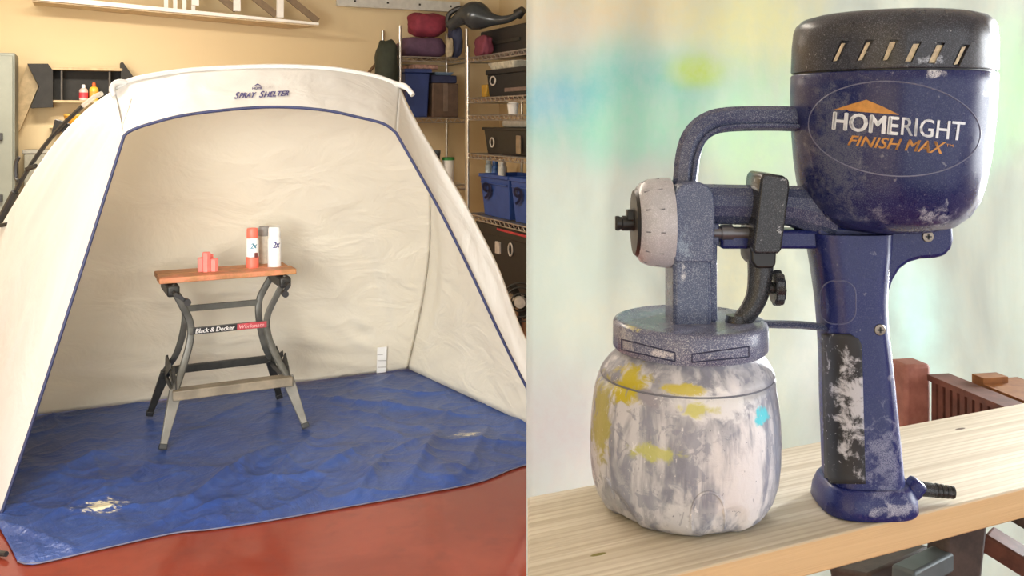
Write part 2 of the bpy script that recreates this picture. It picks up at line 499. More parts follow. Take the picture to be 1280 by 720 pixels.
m = MB(); m.tube([P(-14, 690, 3.40), P(8, 692.5, 3.36)], 0.010, 8); m.build('foot_strap', M_POLE, tent)
# seams on the side panel
m = MB()
bt = bvh_of(pan_left, pan_roof)
seam = [cast(bt, *q, 0.001) for q in ((152, 172), (154, 155), (160, 138), (164, 124))]
m.tube([q for q in seam if q], 0.0025, 6); m.build('seam', plain('seam_thread', (0.62, 0.59, 0.53), 0.8), tent)
# lettering and house mark on the roof hem
lettering('S', ((293, 124.5), (298.5, 124), (299.5, 116), (294.5, 116.5)), bt, 0.004, M_NAVYTXT, tent, 0.045, 0.25)
lettering('PRAY', ((299, 123.6), (319, 122.6), (320.5, 116.2), (300, 117)), bt, 0.004, M_NAVYTXT, tent, 0.045, 0.25)
lettering('S', ((324, 122.8), (329.5, 122.5), (330.5, 114.8), (325, 115.2)), bt, 0.004, M_NAVYTXT, tent, 0.045, 0.25)
lettering('HELTER', ((330, 122.3), (360, 120.2), (361.5, 114.2), (331, 115.8)), bt, 0.004, M_NAVYTXT, tent, 0.045, 0.25)
lettering('HOME', ((315.5, 112.8), (328, 112.2), (328, 109.2), (315.5, 109.8)), bt, 0.004, M_NAVYTXT, tent, 0.04)
lettering('RIGHT', ((329, 112.2), (342, 111), (342, 108), (329, 109.2)), bt, 0.004, plain('grey_print', (0.55, 0.53, 0.52), 0.6), tent, 0.0)
tri = [cast(bt, *q, 0.004) for q in ((316, 109.3), (322, 105.2), (328, 108.8), (322, 107))]
m = MB(); m.add(tri, [(0, 1, 3), (1, 2, 3)]); m.build('house_mark', M_NAVYTXT, tent, smooth=False)
# white care label hanging on the back panel
bt = bvh_of(pan_back)
q = [cast(bt, *k, 0.012) for k in ((470, 465), (482, 463.5), (483, 432), (471, 433))]
m = MB(); m.add(q, [(0, 1, 2, 3)]); lab = m.build('care_label', plain('white_label', (0.82, 0.80, 0.75), 0.6, var=0.03), tent, smooth=False, solid=0.002)
for yy in (441, 449, 457):
    q = [cast(bt, *k, 0.0155) for k in ((471, yy+0.9), (482, yy+0.5), (482, yy-0.5), (471, yy-0.1))]
    m = MB(); m.add(q, [(0, 1, 2, 3)]); m.build('label_line', plain('label_grey', (0.45, 0.42, 0.38), 0.7), lab, smooth=False, recalc=False)

# ------------------------------------------------------------------ blue tarp
def tarp_mat():
    m, nt, b = nodes('blue_tarp')
    co = coord(nt)
    n1 = noise_f(nt, co, 3.2, 6, 0.62, 0.9); n2 = noise_f(nt, co, 14, 5, 0.6, 0.8); n3 = noise_f(nt, co, 1.3, 3)
    c = mixc(nt, ramp(nt, n3, 0.35, 0.65), (0.020, 0.046, 0.175), (0.034, 0.075, 0.255))
    c = mixc(nt, mth(nt, 'MULTIPLY', ramp(nt, n2, 0.48, 0.7), 0.35), c, (0.06, 0.11, 0.31))
    f0 = on_floor(127, 637)
    pn = noise_f(nt, coord(nt, (1.0, 2.2, 1)), 11, 6, 0.75, 1.5)
    spot = blob(nt, co, tuple(f0), (0.17, 0.12, 0.2), pn, 1.5, 0.55, 0.75)
    f1 = on_floor(585, 548)
    sp2 = blob(nt, co, tuple(f1), (0.16, 0.14, 0.2), pn, 1.5, 0.75, 0.95)
    c = mixc(nt, mth(nt, 'MAXIMUM', spot, sp2), c, (0.66, 0.60, 0.42))
    nt.links.new(c, b.inputs['Base Color'])
    b.inputs['Roughness'].default_value = 0.3; b.inputs['Specular IOR Level'].default_value = 0.3
    vo = N(nt, 'ShaderNodeTexVoronoi', feature='DISTANCE_TO_EDGE'); vo.inputs['Scale'].default_value = 5.5
    wv = N(nt, 'ShaderNodeVectorMath', operation='ADD'); nn = N(nt, 'ShaderNodeTexNoise'); nn.inputs['Scale'].default_value = 3.0
    nt.links.new(co, nn.inputs['Vector']); nt.links.new(co, wv.inputs[0])
    sc = N(nt, 'ShaderNodeVectorMath', operation='SCALE'); sc.inputs['Scale'].default_value = 0.5
    nt.links.new(nn.outputs['Color'], sc.inputs[0]); nt.links.new(sc.outputs[0], wv.inputs[1]); nt.links.new(wv.outputs[0], vo.inputs['Vector'])
    cre = ramp(nt, vo.outputs['Distance'], 0.10, 0.0)
    bump(nt, b, mth(nt, 'ADD', mth(nt, 'ADD', n1, mth(nt, 'MULTIPLY', n2, 0.25)), mth(nt, 'MULTIPLY', cre, 0.05)), 0.36, 0.05)
    return m
t0, t1, t2, t3 = on_floor(22, 704), on_floor(770, 559), BRC + Vector((0.06, 0.06, 0)), BLC + Vector((-0.05, 0.1, 0))
front = [t0, on_floor(45, 707), on_floor(120, 690), on_floor(215, 669), on_floor(262, 664), on_floor(330, 654), on_floor(420, 638), on_floor(520, 620), on_floor(600, 604), on_floor(657, 583), t1]
left_e = [t0, on_floor(0, 665), on_floor(-50, 600), t3]
NU, NVV = 230, 160
FOLDS = [(on_floor(*p), on_floor(*r), fh, fw) for p, r, fh, fw in (((222, 644), (345, 562), 0.050, 0.035), ((330, 612), (392, 548), 0.034, 0.03), ((385, 600), (455, 560), 0.030, 0.03),
    ((440, 632), (480, 575), 0.028, 0.03), ((512, 606), (548, 545), 0.034, 0.035), ((585, 590), (610, 540), 0.030, 0.035), ((250, 645), (300, 628), 0.020, 0.02), ((60, 600), (150, 560), 0.016, 0.03),
    ((40, 660), (170, 600), 0.014, 0.025), ((150, 660), (110, 560), 0.014, 0.03), ((255, 530), (310, 505), 0.012, 0.02), ((400, 500), (560, 520), 0.022, 0.04))]
vs, fs = coons(front, [t3, t2], left_e, [t1, t2], NU, NVV)
out = []
for i, p in enumerate(vs):
    q = Vector((p.x, p.y, 0))
    def ridge(k, sx, sy, sd):
        x = Vector((p.x * sx + p.y * sy, p.y * sx - p.x * sy, sd))
        return 1 - abs(noise.noise(x * k)) * 2
    h = 0.012 * max(0, ridge(1.1, 0.9, 0.5, 1.0)) ** 6 + 0.012 * max(0, ridge(2.2, 0.5, 0.9, 5.0)) ** 8 + 0.006 * max(0, ridge(5, 1, 0.1, 9.0)) ** 6
    h += 0.004 * (noise.noise(q * 5) + 0.5)
    nb = (q - Vector((-1.475, 4.845, 0))).length
    h *= min(1.0, max(0.25, (nb - 0.42) / 0.25))
    # long folds running through the sheet
    for fa, fb, fh, fw in FOLDS:
        ab = fb - fa; tt = max(0, min(1, (q - fa).dot(ab) / ab.length_squared)); dv = q - (fa + ab * tt); dd = dv.length
        sd = ab.x * dv.y - ab.y * dv.x
        h += fh * math.exp(-dd / (fw * 0.8 if sd < 0 else fw * 2.4)) * (1 - 0.6 * abs(2 * tt - 1) ** 2)
    j = i // NU
    if j < 6: h *= j / 6 * 0.75 + 0.25
    i_ = i % NU
    h *= max(0.12, min(1.0, (NVV - 1 - j) / 14)) * max(0.12, min(1.0, (NU - 1 - i_) / 14))
    out.append(Vector((p.x, p.y, max(0.004, h + 0.004))))
m = MB(); m.add(out, fs)
tarp = m.build('ground_tarp', tarp_mat(), ang=180, solid=0.0015)
tag(tarp, 'crumpled blue plastic tarp spread on the red floor inside the shelter', 'tarp')
m = MB(); m.tube([Vector((p.x, p.y, 0.007)) for p in catmull(front, 60)], 0.0028, 6)
m.build('tarp_hem', plain('pale_hem', (0.10, 0.10, 0.15), 0.6), tarp)

# ------------------------------------------------------------------ workbench inside the shelter
M_STEEL = plain('grey_green_steel', (0.10, 0.097, 0.082), 0.45, 0.3, 0.2, 14)
M_STEELD = plain('dark_steel', (0.038, 0.036, 0.031), 0.45, 0.4, 0.2)
M_STEP = plain('tan_step', (0.20, 0.165, 0.115), 0.6, 0.0, 0.25, 9)
M_LEG = plain('pale_leg', (0.17, 0.16, 0.135), 0.5, 0.2, 0.2, 9)
def jaw_mat():
    m, nt, b = nodes('bench_jaw_wood')
    co = coord(nt, (1, 8, 8)); n = noise_f(nt, co, 5, 5); n2 = noise_f(nt, coord(nt), 7, 5, 0.7)
    c = mixc(nt, ramp(nt, n, 0.3, 0.7), (0.30, 0.13, 0.045), (0.48, 0.23, 0.09))
    c = mixc(nt, mth(nt, 'MULTIPLY', ramp(nt, n2, 0.45, 0.65), 0.55), c, (0.80, 0.26, 0.15))
    nt.links.new(c, b.inputs['Base Color']); b.inputs['Roughness'].default_value = 0.6
    return m
BROT = R(27)
bench = thing('folding_workbench', 'folding steel workbench with wooden top standing on the blue tarp', 'workbench', (-1.485, 4.845, 0.008), None, BROT)
BM = Matrix.Translation(bench.location) @ Matrix.Rotation(BROT, 4, 'Z')
def bb(mb, name, mat, parent=None, **kw):
    mb.v = [BM @ p for p in mb.v]
    return mb.build(name, mat, parent or bench, **kw)
M_JAW = jaw_mat()
TZ = 0.795
m = MB(); m.box((-0.340, -0.135, TZ-0.028), (0.335, -0.012, TZ)); bb(m, 'top_board', M_JAW, bevel=0.004)
m = MB(); m.box((-0.335, 0.008, TZ-0.028), (0.325, 0.13, TZ)); bb(m, 'top_board', M_JAW, bevel=0.004)
for s in (-1, 1):
    x = 0.275 * s
    for pts, nm in ((((x, -0.20, 0.255), (s*0.225, -0.13, 0.36), (s*0.192, -0.105, 0.47), (s*0.192, -0.105, 0.56), (s*0.235, -0.12, 0.66), (s*0.285, -0.125, 0.757)), 'upright'),
                    (((x, 0.20, 0.255), (s*0.225, 0.13, 0.36), (s*0.192, 0.105, 0.50), (s*0.192, 0.105, 0.60), (s*0.235, 0.12, 0.68), (s*0.285, 0.122, 0.757)), 'upright')):
        m = MB(); m.tube(catmull(pts, 22), 0.014, 8, 0.75, 1.3, up=(1, 0, 0)); bb(m, nm, M_STEEL)
    # cross-shaped lower side plate
    m = MB()
    m.bar((x, -0.22, 0.225), (x, 0.07, 0.345), 0.006, 0.045, (0, 0, 1), 0.006, 0.03)
    m.bar((x+0.004*s, 0.22, 0.225), (x+0.004*s, -0.07, 0.345), 0.006, 0.045, (0, 0, 1), 0.006, 0.03)
    m.bar((x, -0.21, 0.235), (x, 0.21, 0.235), 0.012, 0.03)
    m.prism([(x, 0.06, 0.30), (x, 0.13, 0.355), (x, 0.18, 0.34), (x, 0.235, 0.22), (x, 0.16, 0.22)], (0.008, 0, 0))
    m.prism([(x, -0.06, 0.30), (x, -0.12, 0.36), (x, -0.19, 0.30), (x, -0.235, 0.22), (x, -0.16, 0.22)], (0.008, 0, 0))
    bb(m, 'side_plate', M_STEELD, bevel=0.002)
    # screw housing and handle under the top
    m = MB(); m.box((x-0.03, -0.15, 0.70), (x+0.03, 0.13, TZ-0.037)); bb(m, 'screw_housing', M_STEELD, bevel=0.012)
    m = MB(); m.lathe([(0.010, -0.22), (0.010, -0.15)], (x, 0, 0.725), 'y', 12); hd = bb(m, 'crank_shaft', M_STEELD)
    m = MB(); m.bar((x, -0.215, 0.725), (x+(0.055 if s < 0 else -0.03), -0.215, 0.685), 0.012, 0.018)
    m.tube([(x+(0.05 if s < 0 else -0.028), -0.21, 0.69), (x+(0.05 if s < 0 else -0.028), -0.265, 0.69)], [0.014, 0.017], 10); bb(m, 'crank_handle', M_POLE)
    # flared legs
    for f in (-1, 1):
        m = MB(); m.bar((x-0.005*s, 0.195*f, 0.255), (x+0.065*s, 0.285*f, 0.022), 0.062 if f < 0 else 0.05, 0.03, (0, f, 0), 0.030, 0.022)
        lg = bb(m, 'leg', M_LEG if f < 0 else M_STEELD, bevel=0.004)
        m = MB(); m.bar((x+0.063*s, 0.282*f, 0.032), (x+0.068*s, 0.290*f, 0.008), 0.036, 0.028, (0, f, 0)); bb(m, 'rubber_foot', M_POLE, lg, bevel=0.003)
m = MB(); m.box((-0.195, 0.097, 0.575), (0.195, 0.112, 0.607)); bb(m, 'rear_crossbar', M_STEEL, bevel=0.003)
m = MB(); m.box((-0.195, -0.118, 0.500), (0.195, -0.105, 0.535)); fb = bb(m, 'front_crossbar', M_STEEL, bevel=0.002)
m = MB(); m.box((-0.180, -0.1205, 0.502), (0.035, -0.118, 0.533)); bb(m, 'name_plate', plain('black_plate', (0.015, 0.015, 0.015), 0.4), fb, smooth=False)
m = MB(); m.box((0.035, -0.1205, 0.502), (0.183, -0.118, 0.533)); bb(m, 'name_plate', plain('red_plate', (0.42, 0.05, 0.06), 0.45, var=0.3), fb, smooth=False)
ex = BM.to_3x3() @ Vector((1, 0, 0)); ez = Vector((0, 0, 1))
flat_text('Black & Decker', BM @ Vector((-0.168, -0.1220, 0.507)), ex, ez, 0.19, 0.022, M_WHITE, fb, 0.03, 0.2)
flat_text('Workmate', BM @ Vector((0.045, -0.1220, 0.508)), ex, ez, 0.125, 0.019, plain('pink_print', (0.72, 0.42, 0.40), 0.5), fb, 0.0, 0.2)
m = MB(); m.box((-0.29, -0.245, 0.215), (0.29, -0.165, 0.262)); bb(m, 'step', M_STEP, bevel=0.005)
m = MB(); m.box((-0.28, 0.19, 0.235), (0.28, 0.215, 0.275)); bb(m, 'rear_rail', M_STEELD, bevel=0.003)

# things on the workbench
def can(name, label, px, py, h, r, cap, body, band, capH, group=None):
    d = (CAMZ - TZ) * F / (py - HY)
    base = P(px, py, d); base.z = TZ
    c = thing(name, label, 'spray can', base, group)
    m = MB(); m.lathe([(r*0.93, 0.001), (r, 0.006), (r, h-capH-0.014), (r*0.93, h-capH-0.004), (r*0.9, h-capH)], base, n=28); bd = m.build('can_body', body, c)
    m = MB(); m.lathe([(r*0.9, h-capH), (r*0.92, h-capH+0.002), (r*0.9, h-0.008), (r*0.8, h)], base, n=28); m.build('cap', cap, c)
    if band: m = MB(); m.lathe([(r*1.012, 0.004), (r*1.012, h*0.30)], base, n=28); m.build('lower_band', band, c)
    bv = bvh_of(bd)
    return c, bv, d, h
M_CORAL = plain('coral_paint', (0.90, 0.16, 0.10), 0.45, var=0.06)
M_CANW = plain('can_white', (0.80, 0.79, 0.76), 0.35, var=0.03)
M_TEAL = plain('teal_print', (0.03, 0.22, 0.30), 0.5)
c, bv, d, h = can('spray_can', 'white spray can with coral cap and coral lower band on the workbench', 315.5, 335.5, 0.213, 0.033, M_CORAL, M_CANW, M_CORAL, 0.052)
lettering('2x', ((313, 311), (321, 310), (321, 303), (313, 305)), bv, 0.0012, M_TEAL, c, 0.04, 0.3, name='print_mark')
lettering('I', ((319, 322), (321, 322), (321, 316), (319, 316)), bv, 0.0012, plain('brown_print', (0.2, 0.05, 0.04), 0.5), c, 0.05, name='print_mark')
c, bv, d, h = can('spray_can', 'spray can with grey cap standing behind the all-white can', 330, 330.5, 0.206, 0.033, plain('grey_cap', (0.30, 0.29, 0.27), 0.5), plain('can_cream', (0.62, 0.58, 0.48), 0.4), None, 0.05)
c, bv, d, h = can('spray_can', 'all-white spray can with dark blue mark nearest the bench end', 343, 334.5, 0.216, 0.035, M_CANW, M_CANW, None, 0.055)
lettering('2x', ((341, 310), (349.5, 309), (349.5, 301), (341, 303)), bv, 0.0012, M_NAVYTXT, c, 0.05, 0.3, name='print_mark')
M_BLK = plain('coral_block_paint', (0.88, 0.22, 0.18), 0.6, var=0.08)
d = (CAMZ - TZ) * F / (341.0 - HY)
base = P(259, 341, d); base.z = TZ
c = thing('candle_block_cluster', 'coral pink painted cluster of small hexagonal blocks on the workbench top', 'ornament', base)
for dx, dy, hh in ((-0.030, 0.005, 0.078), (0.0, -0.012, 0.108), (0.0, 0.032, 0.092), (0.034, 0.006, 0.072)):
    m = MB(); m.lathe([(0.021, 0.0005), (0.0212, hh-0.004), (0.018, hh)], base + Vector((dx, dy, 0)), n=6); m.build('block', M_BLK, c, ang=20)

# ------------------------------------------------------------------ along the back wall
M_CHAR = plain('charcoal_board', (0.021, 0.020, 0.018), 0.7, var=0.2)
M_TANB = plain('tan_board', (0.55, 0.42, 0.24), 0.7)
def wp(px, py, v): u, z = wall(px, py, v); return (u, v, z)
u0, z0 = wall(110, 126, 7.58)
cab = thing('wall_cubby', 'charcoal open wall cubby with slanted ends on the tan wall', 'shelf', room(u0, 7.58, z0))
def rprism(pts, v, depth):
    m = RB(); m.prism([wp(a, b, v) for a, b in pts], (0, depth, 0)); return m.fin()
rprism([(60, 88), (156, 87), (156, 126), (60, 126)], 7.57, 0.028).build('back_board', M_CHAR, cab, smooth=False)
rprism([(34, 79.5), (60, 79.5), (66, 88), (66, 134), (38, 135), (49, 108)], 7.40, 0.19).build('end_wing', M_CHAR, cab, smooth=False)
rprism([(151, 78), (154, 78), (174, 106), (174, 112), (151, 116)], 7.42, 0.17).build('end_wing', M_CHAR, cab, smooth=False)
rprism([(34, 80), (48, 108), (26, 160), (18, 172), (19, 125)], 7.50, 0.098).build('wall_shade_wedge', M_TANB, cab, smooth=False)  # added tan wedge standing in for the wall passing from light into shade
m = RB(); a = wp(62, 87, 7.42); b = wp(153, 87, 7.42); zc = (a[2] + b[2]) / 2
m.box((a[0], 7.42, zc-0.004), (b[0], 7.569, zc+0.014)); m.fin().build('top_board', M_TANB, cab, smooth=False)
a = wp(64, 125.5, 7.42); b = wp(153, 125.5, 7.42); zb = (a[2] + b[2]) / 2
m = RB(); m.box((a[0], 7.42, zb-0.016), (b[0], 7.569, zb)); m.fin().build('bottom_board', M_TANB, cab, smooth=False)
for px in (77, 137):
    a = wp(px, 100, 7.44)
    m = RB(); m.box((a[0]-0.006, 7.44, zb+0.001), (a[0]+0.006, 7.569, zc-0.005)); m.fin().build('divider', plain('divider_grey', (0.10, 0.09, 0.08), 0.7), cab, smooth=False)
def bottle(name, label, px, cols, hpx, rpx):
    u, _ = wall(px, 120, 7.47); base = room(u, 7.47, zb); d = base.y
    h = hpx * d / F; r = rpx * d / F
    t = thing(name, label, 'bottle', base)
    m = MB(); m.lathe([(r*0.92, 0.001), (r, 0.006), (r, h*0.62), (r*0.8, h*0.72), (r*0.42, h*0.78)], base, n=20); m.build('bottle_body', cols[0], t)
    m = MB(); m.lathe([(r*0.42, h*0.78), (r*0.42, h*0.93), (r*0.3, h)], base, n=14); m.build('cap', cols[1], t)
    m = MB(); m.lathe([(r*1.02, h*0.16), (r*1.02, h*0.5)], base, n=20); m.build('paper_label', cols[2], t)
bottle('squeeze_bottle', 'small white bottle with red label in the dark wall cubby', 104.5, (plain('pink_white', (0.75, 0.55, 0.50), 0.4), M_WHITE, plain('red_label', (0.70, 0.06, 0.08), 0.5, var=0.3)), 20, 5.2)
bottle('squeeze_bottle', 'small yellow bottle with orange cap in the dark wall cubby', 117.5, (plain('yellow_plastic', (0.80, 0.52, 0.06), 0.4), plain('orange_cap', (0.65, 0.13, 0.03), 0.4), plain('yellow_label', (0.75, 0.35, 0.05), 0.5)), 22.5, 5.4)
# amber jug and pale tub on a low shelf behind the shelter's shoulder
u, z = wall(96, 156, 7.40)
sh = thing('wall_ledge', 'small tan ledge on the wall below the charcoal cubby', 'shelf', room(u, 7.5, z-0.02))
m = RB(); m.box((u-0.18, 7.28, z-0.02), (u+0.25, 7.6, z)); m.fin().build('board', M_TANB, sh, smooth=False)
m = RB(); m.box((u-0.12, 7.5, z-0.12), (u-0.09, 7.6, z-0.021)); m.fin().build('bracket', M_TANB, sh, smooth=False)
base = room(u, 7.40, z)
t = thing('amber_bowl', 'amber yellow plastic tub half hidden behind the shelter shoulder', 'tub', base)
m = MB(); m.lathe([(0.055, 0.001), (0.075, 0.02), (0.085, 0.06), (0.082, 0.065)], base, n=24); m.build('tub_body', plain('amber_plastic', (0.62, 0.30, 0.03), 0.35), t)
m = MB(); m.lathe([(0.088, 0.064), (0.088, 0.074), (0.08, 0.078)], base, n=24); m.build('lid', plain('amber_lid', (0.75, 0.45, 0.10), 0.35), t)
# grey steel cabinet at the left edge
a = wp(18.5, 66, 7.0)
t = thing('steel_cabinet', 'tall grey-green steel cabinet at the left edge of the picture', 'cabinet', room(a[0]-0.3, 7.2, 0))
M_CABG = plain('cabinet_grey', (0.20, 0.215, 0.18), 0.5, 0.1, 0.06, 6)
m = RB(); m.box((a[0]-0.6, 7.02, 0.0), (a[0], 7.45, a[2])); m.fin().build('cabinet_body', M_CABG, t, bevel=0.005)
m = RB(); m.box((a[0]-0.59, 7.0, 0.05), (a[0]-0.012, 7.02, a[2]-0.02)); dr = m.fin().build('door', M_CABG, t, bevel=0.004)
for py in (171, 248):
    q = wp(0.5, py, 6.97)
    m = RB(); m.box((q[0]-0.03, 6.975, q[2]-0.025), (q[0]+0.012, 7.0, q[2]+0.025)); m.fin().build('latch', M_POLE, dr, bevel=0.004)
a = wp(24, 190, 7.3)
t = thing('grey_crate', 'plain grey box low on the wall behind the shelter pole', 'box', room(a[0]+0.2, 7.4, a[2]-0.4))
m = RB(); m.box((a[0]+0.03, 7.3, 0.0), (a[0]+0.36, 7.55, a[2]-0.012)); m.fin().build('box_body', plain('box_grey', (0.30, 0.29, 0.23), 0.7), t, bevel=0.006)
m = RB(); m.box((a[0]+0.02, 7.29, a[2]-0.012), (a[0]+0.37, 7.56, a[2]+0.012)); m.fin().build('lid', plain('box_lid_grey', (0.33, 0.32, 0.27), 0.7), t, bevel=0.004)

# white slatted rack high on the wall
a = Vector(wp(40, -3.5, 7.22)); b = Vector(wp(398, 30, 7.22))
t = thing('wall_rack', 'white wooden storage rack with posts hanging high on the tan wall', 'rack', room(*((a + b) / 2)))
m = RB(); m.bar(a, b, 0.03, 0.035, (0, 0, 1), 0.03, 0.018); m.fin().build('front_rail', M_WHITE, t, smooth=False)
m = RB(); a2 = a + Vector((0, 0.37, 0)); b2 = b + Vector((-0.15, 0.37, 0))
m.prism([a + Vector((0, 0.016, -0.012)), b + Vector((0, 0.016, -0.006)), b2, a2], (0, 0, -0.014)); m.fin().build('shelf_board', plain('rack_underside', (0.60, 0.48, 0.31), 0.7), t, smooth=False)
ztop = ZC - 0.003
for px, py in ((244, 7), (296, 14), (350, 22)):
    q = Vector(wp(px, py, 7.22))
    m = RB(); m.bar(q, (q.x, q.y, ztop), 0.05, 0.03, (0, 1, 0)); m.fin().build('post', M_WHITE, t, smooth=False)
    m = RB(); m.bar(Vector((q.x+0.02, 7.26, q.z+0.20)), Vector((q.x+0.30, 7.26, q.z-0.012)), 0.02, 0.05, (0, 0, 1)); m.fin().build('brace', plain('rack_brace', (0.20, 0.14, 0.085), 0.7), t, smooth=False)
for k in range(4):
    q = a.lerp(b, 0.44 + k * 0.032)
    m = RB(); m.bar(q + Vector((0, 0.06, 0.018)), (q.x, q.y + 0.06, ztop), 0.028, 0.012, (0, 1, 0)); m.fin().build('slat', M_WHITE, t, smooth=False)
# galvanised door track
a = Vector(wp(421, 6.5, 7.45)); b = Vector(wp(575, 6.5, 7.45))
t = thing('door_track', 'galvanised steel door track fixed along the top of the back wall', 'track', room(*((a + b) / 2)))
a.z = b.z = wall(490, 6, 7.45)[1]
M_GALV = plain('galvanised', (0.62, 0.62, 0.58), 0.4, 0.35, 0.08)
m = RB(); m.box((a.x, 7.45, a.z-0.022), (b.x, 7.475, a.z+0.055)); m.box((a.x, 7.425, a.z-0.034), (b.x, 7.475, a.z-0.023)); m.fin().build('rail', M_GALV, t, smooth=False)
for k in range(4):
    q = a.lerp(b, 0.14 + k * 0.26)
    m = RB(); m.box((q.x-0.008, 7.444, q.z+0.006), (q.x+0.008, 7.45, q.z+0.022)); m.fin().build('bolt', M_STEELD, t, smooth=False)
for k in (0.2, 0.8):
    q = a.lerp(b, k)
    m = RB(); m.box((q.x-0.02, 7.475, q.z-0.01), (q.x+0.02, 7.6, q.z+0.02)); m.fin().build('wall_bracket', M_GALV, t, smooth=False)

# ------------------------------------------------------------------ wire shelving
M_CHROME = plain('chrome_wire', (0.62, 0.58, 0.52), 0.28, 0.85, 0.1)
def wire_shelf(name, label, u0, u1, v0, v1, levels, ztop, along):
    t = thing(name, label, 'shelf', room((u0+u1)/2, (v0+v1)/2, 0))
    for uu in (u0, u1):
        for vv in (v0, v1):
            m = RB(); m.tube([(uu, vv, 0.0), (uu, vv, ztop)], 0.0135, 10); m.fin().build('post', M_CHROME, t)
    for z in levels:
        m = RB()
        for dz in (0.0, -0.035):
            for p, q in (((u0, v0), (u1, v0)), ((u1, v0), (u1, v1)), ((u1, v1), (u0, v1)), ((u0, v1), (u0, v0))):
                m.tube([(*p, z+dz), (*q, z+dz)], 0.0055, 6)
        # zigzag truss wire round the rim
        for p, q in (((u0, v0), (u1, v0)), ((u0, v0), (u0, v1))):
            L = math.hypot(q[0]-p[0], q[1]-p[1]); n = int(L / 0.04)
            m.tube([(p[0]+(q[0]-p[0])*i/n, p[1]+(q[1]-p[1])*i/n, z - (0.035 if i % 2 else 0.0)) for i in range(n+1)], 0.0042, 4)
        m.fin().build('shelf_frame', M_CHROME, t)
        m = RB()
        if along == 'v':
            n = int((v1-v0)/0.05)
            for i in range(1, n): m.tube([(u0, v0+(v1-v0)*i/n, z+0.003), (u1, v0+(v1-v0)*i/n, z+0.003)], 0.003, 4)
        else:
            n = int((u1-u0)/0.05)
            for i in range(1, n): m.tube([(u0+(u1-u0)*i/n, v0, z+0.003), (u0+(u1-u0)*i/n, v1, z+0.003)], 0.003, 4)
        m.fin().build('wire_deck', M_CHROME, t)
    return t
RU = 2.84
LV = [0.30, 0.832, 1.312, 1.615, 1.752, 2.075]
wire_shelf('wire_shelving', 'long chrome wire shelving unit receding beside the shelter on the right', RU, 3.32, 4.7, 6.93, LV, 2.17, 'v')
wire_shelf('wire_shelving', 'short chrome wire shelving unit against the back wall with bags on top', wall(500, 100, 7.1)[0], 2.90, 7.10, 7.56, [0.35, 1.05, 1.595, 2.085], 2.33, 'u')

def rbox(name, label, cat, lo, hi, mat, parts=(), bevel=0.01, taper=None, group=None):
    t = thing(name, label, cat, room((lo[0]+hi[0])/2, (lo[1]+hi[1])/2, lo[2]), group)
    m = RB()
    if taper and name == 'blue_bin':                # open bin: four walls and a bottom
        (a0, b0, z0), (a1, b1, z1) = lo, hi; tx, ty = taper; w_ = 0.008
        o_ = [(a0+tx, b0+ty, z0), (a1-tx, b0+ty, z0), (a1-tx, b1-ty, z0), (a0+tx, b1-ty, z0), (a0, b0, z1), (a1, b0, z1), (a1, b1, z1), (a0, b1, z1)]
        i_ = [(a0+tx+w_, b0+ty+w_, z0+w_), (a1-tx-w_, b0+ty+w_, z0+w_), (a1-tx-w_, b1-ty-w_, z0+w_), (a0+tx+w_, b1-ty-w_, z0+w_), (a0+w_, b0+w_, z1), (a1-w_, b0+w_, z1), (a1-w_, b1-w_, z1), (a0+w_, b1-w_, z1)]
        m.add(o_ + i_, [(0,3,2,1), (8,9,10,11)] + [(k, (k+1) % 4, 4+(k+1) % 4, 4+k) for k in range(4)] + [(8+k, 12+k, 12+(k+1) % 4, 8+(k+1) % 4) for k in range(4)] + [(4+k, 4+(k+1) % 4, 12+(k+1) % 4, 12+k) for k in range(4)])
    elif taper: m.frustum(lo, hi, *taper)
    else: m.box(lo, hi)
    m.fin().build('body', mat, t, bevel=bevel)
    for nm, l2, h2, mt in parts:
        m = RB(); m.box(l2, h2); m.fin().build(nm, mt, t, bevel=0.003)
    return t
M_NAVY = plain('navy_plastic', (0.022, 0.042, 0.16), 0.5, 0, 0.12, 8)
M_BINB = plain('blue_bin', (0.030, 0.075, 0.30), 0.5, 0, 0.1, 8)
M_BLACKP = plain('black_plastic', (0.018, 0.017, 0.016), 0.45)
M_BROWN = plain('cardboard_brown', (0.10, 0.062, 0.042), 0.8)
def soft(name, label, cat, c, rad, mat, amp=0.15, seed=1.0, group=None, flat=0.6, extra=None):
    # soft lumpy bag: superellipsoid with a lumpy surface, its bottom flattened
    t = thing(name, label, cat, room(c[0], c[1], c[2]), group)
    m = RB(); n, k = 28, 16
    prof = []
    for j in range(k + 1):
        ph = -math.pi/2 + math.pi * j / k
        for i in range(n):
            a = 2 * math.pi * i / n
            sg = lambda x, e: math.copysign(abs(x) ** e, x)
            x = sg(math.cos(ph), flat) * sg(math.cos(a), 0.7); y = sg(math.cos(ph), flat) * sg(math.sin(a), 0.7); z = sg(math.sin(ph), flat)
            f = 1 + amp * noise.noise(Vector((x * 1.7 + seed, y * 1.7, z * 1.7)))
            m.v.append(Vector((c[0] + rad[0]*x*f, c[1] + rad[1]*y*f, c[2] + rad[2] + max(-1.0, z*f) * rad[2])))
    for j in range(k):
        for i in range(n):
            m.f.append((j*n+i, j*n+(i+1) % n, (j+1)*n+(i+1) % n, (j+1)*n+i))
    m.f.append(tuple(reversed(range(n)))); m.f.append(tuple(range(k*n, k*n+n)))
    m.fin().build('bag_body', mat, t, ang=180)
    if extra: extra(t)
    return t
ZA, ZB2 = 2.091, 1.601
ub = lambda px, v=7.2: wall(px, 100, v)[0]
soft('sleeping_bag', 'dull purple rolled bag lying on the back shelving unit', 'bag', (ub(534), 7.34, ZA), (0.20, 0.17, 0.085), plain('purple_cloth', (0.10, 0.05, 0.09), 0.8, bmp=0.2), 0.12, 2.0)
